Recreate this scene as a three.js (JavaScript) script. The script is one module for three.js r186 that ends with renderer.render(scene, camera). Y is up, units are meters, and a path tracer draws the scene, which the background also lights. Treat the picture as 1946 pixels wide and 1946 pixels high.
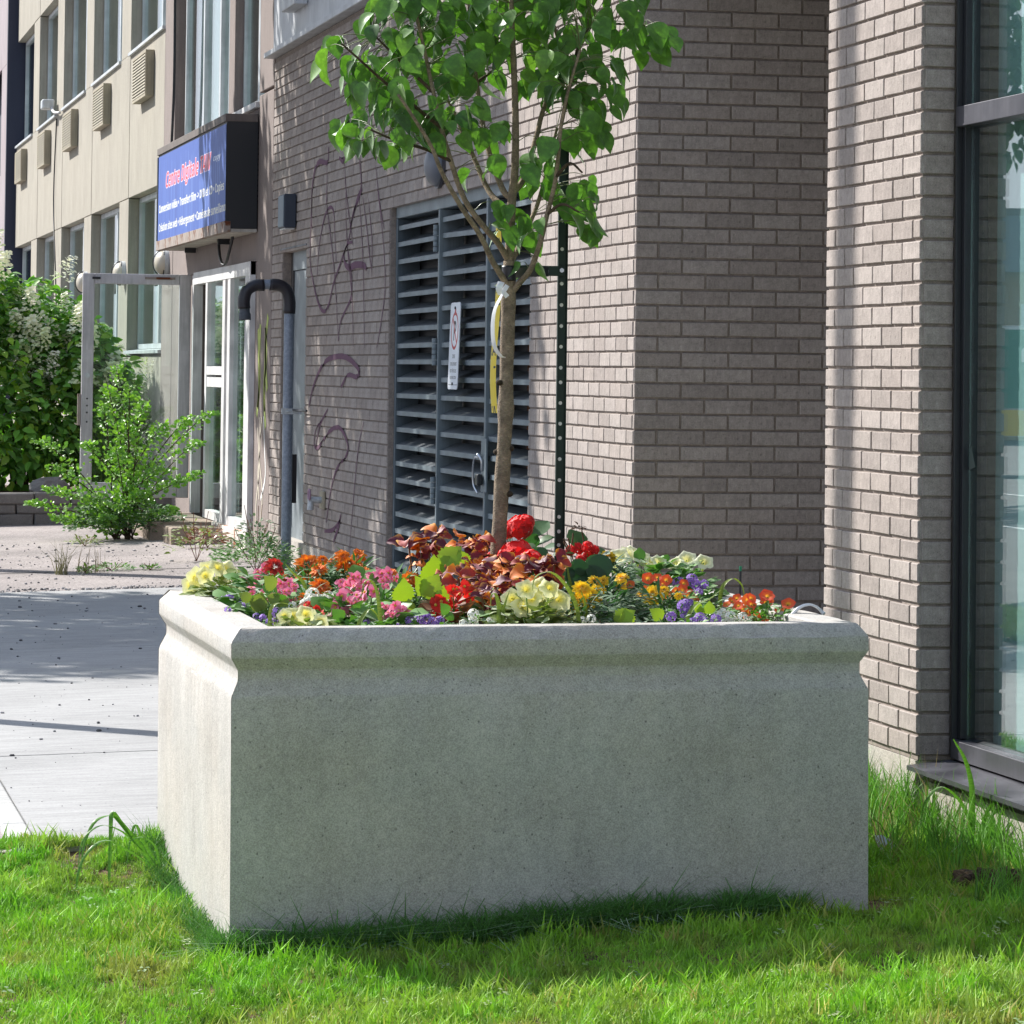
import * as THREE from 'three';
import { mergeGeometries, toCreasedNormals } from 'three/addons/utils/BufferGeometryUtils.js';
import { RoundedBoxGeometry } from 'three/addons/geometries/RoundedBoxGeometry.js';

const scene = new THREE.Scene();
// ---------- camera: an 85 mm portrait frame, of which the lower square is kept ----------
const camera = new THREE.PerspectiveCamera(23.556, 1, 0.1, 900);
{
  const yaw = 0.20311594, pitch = 0.03155223, roll = 0.01198168;
  const f0 = new THREE.Vector3(Math.sin(yaw), 0, -Math.cos(yaw)), r0 = new THREE.Vector3(Math.cos(yaw), 0, Math.sin(yaw));
  const fwd = f0.clone().multiplyScalar(Math.cos(pitch)).add(new THREE.Vector3(0, Math.sin(pitch), 0));
  const u0 = new THREE.Vector3().crossVectors(r0, fwd);
  const up = r0.clone().multiplyScalar(-Math.sin(roll)).addScaledVector(u0, Math.cos(roll));
  camera.position.set(0, 1.45, 0);
  camera.up.copy(up);
  camera.lookAt(camera.position.clone().add(fwd));
  camera.setViewOffset(2919, 2919, 486.5, 973, 1946, 1946);
  camera.updateMatrixWorld();
}
// ---------- sky, sun, exposure ----------
const SKYGAIN = 1.0;
const SUN = new THREE.Vector3(-0.495, 0.602, -0.627).normalize();
// a bright hazy summer sky: pale at the horizon, blue overhead, a soft glow round the sun
{
  const w = 256, h = 128, d = new Float32Array(w * h * 4), hz = [0.56, 0.59, 0.635], ze = [0.18, 0.28, 0.47], dir = new THREE.Vector3();
  for (let j = 0; j < h; j++) for (let i = 0; i < w; i++) {
    const el = ((j + 0.5) / h - 0.5) * Math.PI, az = ((i + 0.5) / w - 0.5) * Math.PI * 2, k = (j * w + i) * 4;
    dir.set(Math.cos(el) * Math.cos(az), Math.sin(el), Math.cos(el) * Math.sin(az));
    const t = Math.pow(Math.max(0, Math.sin(el)), 0.55), c = Math.max(0, dir.dot(SUN)), glow = 0.35 * Math.pow(c, 6) + 0.9 * Math.pow(c, 40);
    for (let q = 0; q < 3; q++) d[k + q] = (hz[q] + (ze[q] - hz[q]) * t) * SKYGAIN + glow * [1, 0.95, 0.86][q];
    d[k + 3] = 1;
  }
  const t = new THREE.DataTexture(d, w, h, THREE.RGBAFormat, THREE.FloatType); t.mapping = THREE.EquirectangularReflectionMapping; t.magFilter = t.minFilter = THREE.LinearFilter; t.wrapS = THREE.RepeatWrapping; t.needsUpdate = true;
  scene.background = t; scene.environment = t;
}
const sun = new THREE.DirectionalLight(new THREE.Color(1, 0.965, 0.91), 5);
sun.position.copy(SUN).multiplyScalar(60).add(new THREE.Vector3(2, 0, -18));
sun.target.position.set(2, 0, -18);
sun.castShadow = true;
sun.shadow.mapSize.set(4096, 4096);
Object.assign(sun.shadow.camera, { left: -40, right: 40, top: 40, bottom: -40, near: 1, far: 140 });
sun.shadow.bias = -0.0004;
scene.add(sun, sun.target);
const renderer = new THREE.WebGLRenderer({ antialias: true });
renderer.setSize(1024, 1024);
renderer.toneMapping = THREE.LinearToneMapping;
renderer.toneMappingExposure = 1.74;
renderer.shadowMap.enabled = true;
renderer.shadowMap.type = THREE.PCFSoftShadowMap;

// ---------- helpers ----------
function rng(a) { return () => { a |= 0; a = a + 0x6D2B79F5 | 0; let t = Math.imul(a ^ a >>> 15, 1 | a); t = t + Math.imul(t ^ t >>> 7, 61 | t) ^ t; return ((t ^ t >>> 14) >>> 0) / 4294967296; }; }
const R = rng(20240611);
const rr = (a, b, r = R) => a + (b - a) * r();
const V = (x, y, z) => new THREE.Vector3(x, y, z);
const lin = (r, g, b) => new THREE.Color().setRGB(r, g, b);
const clamp = (v, a = 0, b = 1) => Math.min(b, Math.max(a, v));
const sm = (a, b, x) => { const t = clamp((x - a) / (b - a)); return t * t * (3 - 2 * t); };
const taken = new Map();
function numbered(n) { const c = taken.get(n) ?? 0; taken.set(n, c + 1); return c ? n + '_' + String(c).padStart(3, '0') : n; }
function tag(o, label, category, group, kind) { if (label) o.userData.label = label; if (category) o.userData.category = category; if (group) o.userData.group = group; if (kind) o.userData.kind = kind; return o; }
function thing(name, label, category, p = [0, 0, 0], group) { const g = new THREE.Group(); g.name = numbered(name); g.position.set(...p); scene.add(g); return tag(g, label, category, group); }
// one named mesh under a parent; p is in the parent's frame
function part(name, geo, mat, parent, p, rot, label) {
  const m = new THREE.Mesh(geo, mat); m.name = parent === scene ? numbered(name) : name;
  if (p) m.position.set(...p); if (rot) m.rotation.set(...rot);
  m.castShadow = m.receiveShadow = true; parent.add(m); if (label) m.userData.label = label; return m;
}
// uv in metres from the face a triangle looks along
function boxUV(g0, ox = 0, oy = 0) {
  const g = g0.index ? g0.toNonIndexed() : g0, p = g.attributes.position, uv = new Float32Array(p.count * 2);
  for (let i = 0; i < p.count; i += 3) {
    const a = V().fromBufferAttribute(p, i), b = V().fromBufferAttribute(p, i + 1), c = V().fromBufferAttribute(p, i + 2);
    const n = b.clone().sub(a).cross(c.clone().sub(a)); const x = Math.abs(n.x), y = Math.abs(n.y), z = Math.abs(n.z);
    for (const [k, q] of [a, b, c].entries()) { const [u, v] = x >= y && x >= z ? [q.z, q.y] : y >= z ? [q.x, q.z] : [q.x, q.y]; uv[(i + k) * 2] = u + ox; uv[(i + k) * 2 + 1] = v + oy; }
  }
  g.setAttribute('uv', new THREE.BufferAttribute(uv, 2)); return g;
}
function box(w, h, d, bev = 0, x = 0, y = 0, z = 0) {
  const g = bev ? new RoundedBoxGeometry(w, h, d, 1, bev) : new THREE.BoxGeometry(w, h, d);
  g.translate(x, y, z); return boxUV(g);
}
// a box given by its extents
const ext = (x0, x1, y0, y1, z0, z1, bev = 0) => box(x1 - x0, y1 - y0, z1 - z0, bev, (x0 + x1) / 2, (y0 + y1) / 2, (z0 + z1) / 2);
function merge(list) { return list.length === 1 ? list[0] : mergeGeometries(list.map((g) => { const q = g.index ? g.toNonIndexed() : g; for (const k of Object.keys(q.attributes)) if (!['position', 'normal', 'uv', 'color'].includes(k)) q.deleteAttribute(k); return q; })); }
function tube(points, radii, seg = 8, cap = true) {
  const c = new THREE.CatmullRomCurve3(points.map((p) => Array.isArray(p) ? V(...p) : p)), n = Math.max(4, (points.length - 1) * 4), fr = c.computeFrenetFrames(n, false);
  const pos = [], uv = [], idx = []; let len = 0, prev = null;
  for (let i = 0; i <= n; i++) {
    const t = i / n, q = c.getPoint(t), rad = typeof radii === 'function' ? radii(t) : radii; if (prev) len += q.distanceTo(prev); prev = q;
    for (let j = 0; j <= seg; j++) { const a = j / seg * Math.PI * 2, o = fr.normals[i].clone().multiplyScalar(Math.cos(a) * rad).addScaledVector(fr.binormals[i], Math.sin(a) * rad).add(q); pos.push(o.x, o.y, o.z); uv.push(j / seg * Math.PI * 2 * rad, len); }
  }
  for (let i = 0; i < n; i++) for (let j = 0; j < seg; j++) { const a = i * (seg + 1) + j, b = a + seg + 1; idx.push(a, b, a + 1, b, b + 1, a + 1); }
  if (cap) for (const [i, s] of [[0, 1], [n, -1]]) { const k = pos.length / 3, q = c.getPoint(i / n); pos.push(q.x, q.y, q.z); uv.push(0, 0); for (let j = 0; j < seg; j++) { const a = i * (seg + 1) + j; s > 0 ? idx.push(k, a, a + 1) : idx.push(k, a + 1, a); } }
  const g = new THREE.BufferGeometry(); g.setAttribute('position', new THREE.Float32BufferAttribute(pos, 3)); g.setAttribute('uv', new THREE.Float32BufferAttribute(uv, 2)); g.setIndex(idx); g.computeVertexNormals(); return g.toNonIndexed();
}
// flat ribbon with a little cupping along a polyline; w(t) is half its width
function ribbon(points, w, side, cup = 0.25, n = 10) {
  const c = new THREE.CatmullRomCurve3(points.map((p) => V(...p))), pos = [], idx = [], uv = [];
  for (let i = 0; i <= n; i++) {
    const t = i / n, q = c.getPoint(t), tg = c.getTangent(t), s = side.clone().addScaledVector(tg, -side.dot(tg)).normalize(), nn = s.clone().cross(tg).normalize(), h = w(t);
    for (const [k, e] of [[-1, 1], [0, 0], [1, 1]]) { const o = q.clone().addScaledVector(s, k * h).addScaledVector(nn, e * h * cup); pos.push(o.x, o.y, o.z); uv.push(k * h, t); }
  }
  for (let i = 0; i < n; i++) for (let j = 0; j < 2; j++) { const a = i * 3 + j, b = a + 3; idx.push(a, b, a + 1, b, b + 1, a + 1); }
  const g = new THREE.BufferGeometry(); g.setAttribute('position', new THREE.Float32BufferAttribute(pos, 3)); g.setAttribute('uv', new THREE.Float32BufferAttribute(uv, 2)); g.setIndex(idx); g.computeVertexNormals(); return g.toNonIndexed();
}
const blade = (t) => 1 - Math.pow(t, 2.2);
// basis with z along dir and y near nrm
function basis(dir, nrm) { const z = dir.clone().normalize(), x = nrm.clone().cross(z); if (x.lengthSq() < 1e-6) x.set(1, 0, 0).cross(z); x.normalize(); const y = z.clone().cross(x); return new THREE.Matrix4().makeBasis(x, y, z); }
const placed = (g, m, pos, s = 1) => g.clone().applyMatrix4(m.clone().scale(V(s, s, s)).setPosition(pos));

// ---------- procedural textures (tileable) ----------
function lattice(n, seed) { const r = rng(seed), a = new Float32Array(n * n); for (let i = 0; i < a.length; i++) a[i] = r(); return (x, y) => { x = ((x % 1) + 1) % 1 * n; y = ((y % 1) + 1) % 1 * n; const i = Math.floor(x), j = Math.floor(y), fx = x - i, fy = y - j, u = fx * fx * (3 - 2 * fx), v = fy * fy * (3 - 2 * fy), A = a[(j % n) * n + i % n], B = a[(j % n) * n + (i + 1) % n], C = a[((j + 1) % n) * n + i % n], D = a[((j + 1) % n) * n + (i + 1) % n]; return A + (B - A) * u + (C - A) * v + (A - B - C + D) * u * v; }; }
function fbm(base, oct, seed) { const L = []; for (let k = 0; k < oct; k++) L.push(lattice(base << k, seed + k * 17)); return (x, y) => { let s = 0, w = 0.5, t = 0; for (const l of L) { s += w * l(x, y); t += w; w *= 0.55; } return s / t; }; }
// fn(u,v) gives [r,g,b] (0..1, as seen in sRGB) or one grey number
function tex(n, metres, fn, srgb = true, mx = metres) {
  const d = new Uint8Array(n * n * 4);
  for (let j = 0; j < n; j++) for (let i = 0; i < n; i++) { const c = fn(i / n, j / n), k = (j * n + i) * 4, a = typeof c === 'number' ? [c, c, c] : c; for (let q = 0; q < 3; q++) d[k + q] = clamp(a[q]) * 255; d[k + 3] = 255; }
  const t = new THREE.DataTexture(d, n, n, THREE.RGBAFormat); t.wrapS = t.wrapT = THREE.RepeatWrapping; t.magFilter = THREE.LinearFilter; t.minFilter = THREE.LinearMipmapLinearFilter; t.generateMipmaps = true; t.anisotropy = 8;
  if (srgb) t.colorSpace = THREE.SRGBColorSpace; t.repeat.set(1 / mx, 1 / metres); t.needsUpdate = true; return t;
}
function spots(n, seed, rMin, rMax) { const r = rng(seed), L = []; for (let i = 0; i < n; i++) L.push([r(), r(), rr(rMin, rMax, r), rr(0.6, 1.6, r), r()]); const G = 32, grid = Array.from({ length: G * G }, () => []); for (const s of L) { const k = Math.ceil(s[2] * 2 * G); const ci = Math.floor(s[0] * G), cj = Math.floor(s[1] * G); for (let a = -k; a <= k; a++) for (let b = -k; b <= k; b++) grid[((cj + b + G) % G) * G + (ci + a + G) % G].push(s); } return (x, y) => { let v = 0; for (const s of grid[Math.floor(y * G) % G * G + Math.floor(x * G) % G]) { let dx = Math.abs(x - s[0]), dy = Math.abs(y - s[1]); dx = Math.min(dx, 1 - dx); dy = Math.min(dy, 1 - dy); const d = Math.hypot(dx, dy / s[3]) / s[2]; if (d < 1) v = Math.max(v, (1 - d * d) * (0.35 + 0.65 * s[4])); } return v; }; }
const std = (o) => new THREE.MeshStandardMaterial({ roughness: 0.9, metalness: 0, ...o });
const phy = (o) => new THREE.MeshPhysicalMaterial({ roughness: 0.9, metalness: 0, ...o });
function canvasTex(w, h, draw) { const c = document.createElement('canvas'); c.width = w; c.height = h; draw(c.getContext('2d'), w, h); const t = new THREE.CanvasTexture(c); t.colorSpace = THREE.SRGBColorSpace; t.anisotropy = 8; return t; }

const T = {};
{
  const f1 = fbm(8, 5, 3), f2 = fbm(64, 2, 9), f3 = fbm(4, 4, 21), pores = spots(900, 5, 0.0009, 0.0028), big = spots(30, 8, 0.002, 0.005), sand = lattice(512, 77), str = fbm(32, 3, 41);
  T.conc = tex(1024, 1.1, (u, v) => { const s = 0.80 + (f1(u, v) - 0.5) * 0.10 + (f2(u, v) - 0.5) * 0.07 + (sand(u, v) - 0.5) * 0.2 + (str(u, v * 0.12) - 0.5) * 0.05; const p = 1 - 0.42 * pores(u, v) - 0.3 * big(u, v), w = (f3(u, v) - 0.5) * 0.03; return [(s + w) * p, s * 0.995 * p, (s - w) * 0.985 * p]; });
  T.concB = tex(1024, 1.1, (u, v) => 0.6 + (f2(u, v) - 0.5) * 0.2 + (sand(u, v) - 0.5) * 0.3 - 0.55 * pores(u, v) - 0.5 * big(u, v), false);
}
{
  const g = lattice(256, 11), g2 = lattice(128, 12), s = fbm(16, 3, 13), w = lattice(64, 14), pit = spots(60, 15, 0.005, 0.012);
  T.brick = tex(256, 0.32, (u, v) => { const k = 0.86 + (g(u, v) - 0.5) * 0.17 + (g2(u, v) - 0.5) * 0.1 + (s(u, v) - 0.5) * 0.14 + (w(u, v * 0.15) - 0.5) * 0.05 - 0.16 * pit(u, v); return [k, k * 0.99, k * 0.975]; });
  T.brickB = tex(256, 0.32, (u, v) => 0.6 + (g(u, v) - 0.5) * 0.4 + (w(u, v * 0.15) - 0.5) * 0.3 - 0.5 * pit(u, v), false);
  T.mortar = tex(256, 0.3, (u, v) => 0.82 + (g(u, v) - 0.5) * 0.25 + (s(u, v) - 0.5) * 0.2);
}
{
  const g = lattice(512, 31), g2 = lattice(256, 32), f = fbm(4, 5, 33), st = spots(500, 34, 0.001, 0.003), ag = spots(900, 36, 0.0016, 0.004);
  T.asph = tex(1024, 2.6, (u, v) => { const k = 0.56 + (g(u, v) - 0.5) * 0.24 + (g2(u, v) - 0.5) * 0.14 + (f(u, v) - 0.5) * 0.2 + 0.16 * ag(u, v) - 0.25 * st(u, v); return [k * 1.01, k * 0.99, k * 0.985]; });
  T.asphB = tex(512, 1.2, (u, v) => 0.5 + (g(u, v) - 0.5) * 0.7 + 0.3 * ag(u, v), false);
  const b = lattice(512, 35), b2 = lattice(96, 37), f2 = fbm(3, 5, 38), grit = spots(300, 39, 0.0008, 0.0022);
  T.pad = tex(1024, 2.4, (u, v) => { const k = 0.86 + (b(u * 0.06, v) - 0.5) * 0.11 + (b2(u * 0.15, v) - 0.5) * 0.06 + (g(u, v) - 0.5) * 0.08 + (f2(u, v) - 0.5) * 0.13 - 0.4 * grit(u, v); return [k, k * 0.998, k * 0.985]; });
  T.padB = tex(512, 1.2, (u, v) => 0.5 + (b(u * 0.05, v) - 0.5) * 0.8 + (g(u, v) - 0.5) * 0.2, false);
  const so = fbm(24, 4, 44); T.soil = tex(512, 0.6, (u, v) => { const k = 0.34 + (so(u, v) - 0.5) * 0.4 + (g(u, v) - 0.5) * 0.2; return [k * 1.1, k * 0.9, k * 0.68]; });
  T.soilB = tex(512, 0.6, (u, v) => so(u, v), false);
  T.stucco = tex(512, 1.5, (u, v) => { const k = 0.86 + (g(u, v) - 0.5) * 0.12 + (f(u, v) - 0.5) * 0.12 + (b2(u, v * 0.08) - 0.5) * 0.07; return [k, k * 0.995, k * 0.98]; });
  T.stuccoB = tex(512, 0.7, (u, v) => 0.5 + (g(u, v) - 0.5) * 0.7, false);
  const bk = fbm(10, 4, 51), ln = lattice(128, 52), lent = spots(90, 53, 0.006, 0.016);
  T.bark = tex(512, 0.16, (u, v) => { const k = 0.66 + (bk(u, v) - 0.5) * 0.34 + (ln(u * 0.3, v) - 0.5) * 0.16 + 0.2 * lent(u, v); return [k, k * 0.93, k * 0.84]; });
  T.barkB = tex(512, 0.16, (u, v) => 0.5 + (bk(u, v) - 0.5) * 0.7 + (ln(u * 0.3, v) - 0.5) * 0.4 + 0.4 * lent(u, v), false);
  const lv = lattice(64, 61), ls = fbm(6, 3, 62);
  T.leaf = tex(256, 0.05, (u, v) => { const k = 0.86 + (ls(u, v) - 0.5) * 0.3 + (lv(u, v * 0.4) - 0.5) * 0.1; return [k, k, k]; });
  const ru = fbm(5, 5, 71), ru2 = fbm(20, 3, 73);
  T.rust = tex(512, 0.9, (u, v) => { const m = sm(0.54, 0.64, ru(u, v) * 0.7 + ru2(u, v) * 0.3), k = 0.9 + (ru2(u, v) - 0.5) * 0.2; return [k * (1 - 0.35 * m), k * (0.97 - 0.62 * m), k * (0.94 - 0.78 * m)]; });
  const gz = lattice(48, 81), gz2 = lattice(24, 82);
  T.galv = tex(256, 0.35, (u, v) => { const k = 0.8 + (gz(u, v) - 0.5) * 0.1 + (gz2(u, v) - 0.5) * 0.1; return [k * 0.98, k, k * 1.03]; });
  const dm = fbm(6, 4, 91); T.dirty = tex(512, 0.8, (u, v) => { const k = 0.9 + (dm(u, v) - 0.5) * 0.22 + (b2(u, v * 0.06) - 0.5) * 0.08 + (g(u, v) - 0.5) * 0.04; return [k, k * 0.995, k * 0.98]; });
  T.dirtyR = tex(256, 0.8, (u, v) => 0.55 + (dm(u, v) - 0.5) * 0.5, false);
}
const M = {
  planter: std({ map: T.conc, bumpMap: T.concB, bumpScale: 0.0016, color: lin(0.66, 0.63, 0.595), roughness: 0.88 }),
  found: std({ map: T.conc, bumpMap: T.concB, bumpScale: 0.003, color: lin(0.66, 0.61, 0.55) }),
  mortar: std({ map: T.mortar, color: lin(0.38, 0.315, 0.27), roughness: 1 }),
  asphalt: std({ map: T.asph, bumpMap: T.asphB, bumpScale: 0.004, color: lin(0.95, 0.87, 0.84), roughness: 0.93 }),
  road: std({ map: T.asph, color: lin(0.42, 0.42, 0.43) }),
  pad: std({ map: T.pad, bumpMap: T.padB, bumpScale: 0.0022, color: lin(0.45, 0.45, 0.46), roughness: 0.9 }),
  curb: std({ map: T.pad, color: lin(0.58, 0.58, 0.58) }),
  soil: std({ map: T.soil, bumpMap: T.soilB, bumpScale: 0.02, color: lin(0.8, 0.72, 0.62), roughness: 1 }),
  cream: std({ map: T.stucco, bumpMap: T.stuccoB, bumpScale: 0.002, color: lin(0.455, 0.42, 0.355) }),
  brown: std({ map: T.stucco, bumpMap: T.stuccoB, bumpScale: 0.0025, color: lin(0.31, 0.255, 0.24) }),
  mauve: std({ map: T.stucco, color: lin(0.42, 0.36, 0.39) }),
  darkBlue: std({ color: lin(0.03, 0.035, 0.06), roughness: 0.8 }),
  black: std({ color: lin(0.012, 0.013, 0.016), roughness: 0.55 }),
  blackMetal: std({ color: lin(0.02, 0.022, 0.026), roughness: 0.38, metalness: 0.2 }),
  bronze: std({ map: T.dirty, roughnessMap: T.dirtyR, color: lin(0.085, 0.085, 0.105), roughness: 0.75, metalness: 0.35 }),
  white: std({ map: T.dirty, color: lin(0.72, 0.72, 0.74), roughness: 0.6 }),
  alu: std({ map: T.dirty, color: lin(0.62, 0.66, 0.70), roughness: 0.45, metalness: 0.25 }),
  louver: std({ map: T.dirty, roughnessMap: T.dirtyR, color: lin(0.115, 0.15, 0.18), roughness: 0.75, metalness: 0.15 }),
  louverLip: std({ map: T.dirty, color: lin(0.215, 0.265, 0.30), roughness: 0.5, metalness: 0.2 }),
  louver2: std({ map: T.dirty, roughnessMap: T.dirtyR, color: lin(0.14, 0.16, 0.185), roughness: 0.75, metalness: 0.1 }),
  panel: std({ map: T.dirty, color: lin(0.56, 0.58, 0.62), roughness: 0.5, metalness: 0.2 }),
  galv: std({ map: T.galv, color: lin(0.40, 0.44, 0.50), roughness: 0.5, metalness: 0.25 }),
  pvcBlack: std({ color: lin(0.018, 0.016, 0.022), roughness: 0.4 }),
  tan: std({ map: T.dirty, color: lin(0.42, 0.37, 0.27), roughness: 0.6 }),
  tanSlat: std({ map: T.dirty, color: lin(0.60, 0.55, 0.44), roughness: 0.6 }),
  sfr: std({ map: T.dirty, color: lin(0.15, 0.125, 0.115), roughness: 0.7 }),
  rusty: std({ map: T.rust, color: lin(0.36, 0.32, 0.30), roughness: 0.8 }),
  steel: std({ color: lin(0.55, 0.56, 0.58), roughness: 0.3, metalness: 0.9 }),
  glass: phy({ color: lin(0.84, 0.93, 0.92), transmission: 1, thickness: 0, roughness: 0.0, ior: 1.95 }),
  oldGlass: phy({ color: lin(0.86, 0.95, 0.93), transmission: 1, thickness: 0, roughness: 0.02, ior: 1.55 }),
  room: std({ color: lin(0.16, 0.19, 0.195), roughness: 1 }),
  blind: std({ color: lin(0.22, 0.25, 0.24), roughness: 0.9 }),
  bark: std({ map: T.bark, bumpMap: T.barkB, bumpScale: 0.0035, color: lin(0.56, 0.50, 0.43), roughness: 0.95 }),
  barkDark: std({ map: T.bark, bumpMap: T.barkB, bumpScale: 0.003, color: lin(0.16, 0.125, 0.09), roughness: 0.95 }),
  stake: std({ color: lin(0.012, 0.028, 0.02), roughness: 0.45, metalness: 0.3 }),
  block: std({ map: T.conc, bumpMap: T.concB, bumpScale: 0.004, color: lin(0.30, 0.28, 0.27) }),
  stepMat: std({ map: T.conc, bumpMap: T.concB, bumpScale: 0.004, color: lin(0.42, 0.33, 0.26) }),
};
const leafMat = (r, g, b, tr = 0.4, cc = 0.45) => phy({ map: T.leaf, color: lin(r, g, b), transmission: tr, thickness: 0, roughness: 0.9, clearcoat: cc, clearcoatRoughness: 0.28, side: THREE.DoubleSide });
const petal = (r, g, b, tr = 0.25) => phy({ color: lin(r, g, b), transmission: tr, thickness: 0, roughness: 0.75, side: THREE.DoubleSide });
const vcol = (tr = 0.2, ro = 0.7) => phy({ vertexColors: true, color: 0xffffff, transmission: tr, thickness: 0, roughness: ro, side: THREE.DoubleSide });
const GRAF=[[[[-25.0,2.69],[-25.05,2.41],[-25.04,2.18],[-24.94,2.08],[-24.67,1.91],[-24.41,1.84],[-24.2,1.88],[-24.0,2.02],[-23.8,2.11],[-23.44,2.26],[-23.24,2.27]],0.035],[[[-23.6,2.2],[-23.53,2.14],[-23.36,2.11],[-23.1,2.12],[-22.72,2.1],[-22.68,2.08]],0.06],[[[-24.37,2.66],[-24.34,2.56],[-24.17,2.36],[-23.97,2.1],[-23.84,1.83],[-23.76,1.64]],0.02],[[[-24.72,2.09],[-24.66,2.27],[-24.43,2.47],[-24.22,2.53],[-24.04,2.5],[-23.98,2.37],[-23.9,2.15]],0.03],[[[-22.88,2.59],[-23.04,2.52],[-23.23,2.45],[-23.38,2.3],[-23.6,2.2]],0.03],[[[-23.76,1.64],[-23.7,1.75],[-23.25,1.93],[-23.24,2.01],[-23.33,2.14],[-23.44,2.24]],0.03],[[[-22.85,2.54],[-22.67,2.32],[-22.57,2.17],[-22.47,2.06]],0.02],[[[-22.29,2.56],[-22.02,2.15],[-21.98,1.93],[-22.16,1.68],[-22.25,1.59]],0.02],[[[-23.01,2.59],[-22.89,2.33],[-22.81,2.12],[-22.71,1.59]],0.014],[[[-22.63,2.52],[-22.48,2.24],[-22.48,2.03]],0.014],[[[-23.54,2.6],[-23.48,2.33],[-23.21,1.87],[-23.15,1.6]],0.014],[[[-24.45,1.11],[-24.7,1.04],[-24.76,0.95],[-24.65,0.92],[-24.47,0.95],[-24.12,1.04],[-23.71,1.08],[-23.47,1.04],[-23.3,0.96],[-23.38,0.9],[-23.69,0.83],[-23.89,0.74],[-24.05,0.6],[-24.17,0.44]],0.04],[[[-22.7,1.13],[-22.88,0.98],[-22.99,0.79],[-23.07,0.61],[-23.21,0.29]],0.018],[[[-23.56,0.52],[-23.65,0.44],[-23.85,0.33]],0.05],[[[-24.24,0.38],[-23.86,0.41],[-23.59,0.48]],0.04],[[[-25.0,2.42],[-25.02,2.64],[-24.9,2.81],[-24.69,2.86],[-24.29,2.85],[-24.3,2.94]],0.05],[[[-23.83,2.84],[-23.64,2.81],[-23.52,2.88],[-23.4,2.88]],0.05],[[[-23.61,2.8],[-23.53,2.62],[-23.22,2.25]],0.02],[[[-23.03,2.85],[-22.92,2.61],[-23.06,2.54],[-23.35,2.36]],0.04],[[[-24.35,2.84],[-24.33,2.52]],0.025],[[[-22.38,2.71],[-22.19,2.45],[-22.04,2.31]],0.02],[[[-25.01,1.2],[-24.86,1.32],[-24.4,1.49],[-23.79,1.54],[-23.28,1.52],[-22.89,1.44],[-22.99,1.41],[-23.35,1.42],[-23.63,1.34]],0.05],[[[-24.18,1.19],[-24.52,1.07],[-24.7,0.92]],0.03]];
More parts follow.
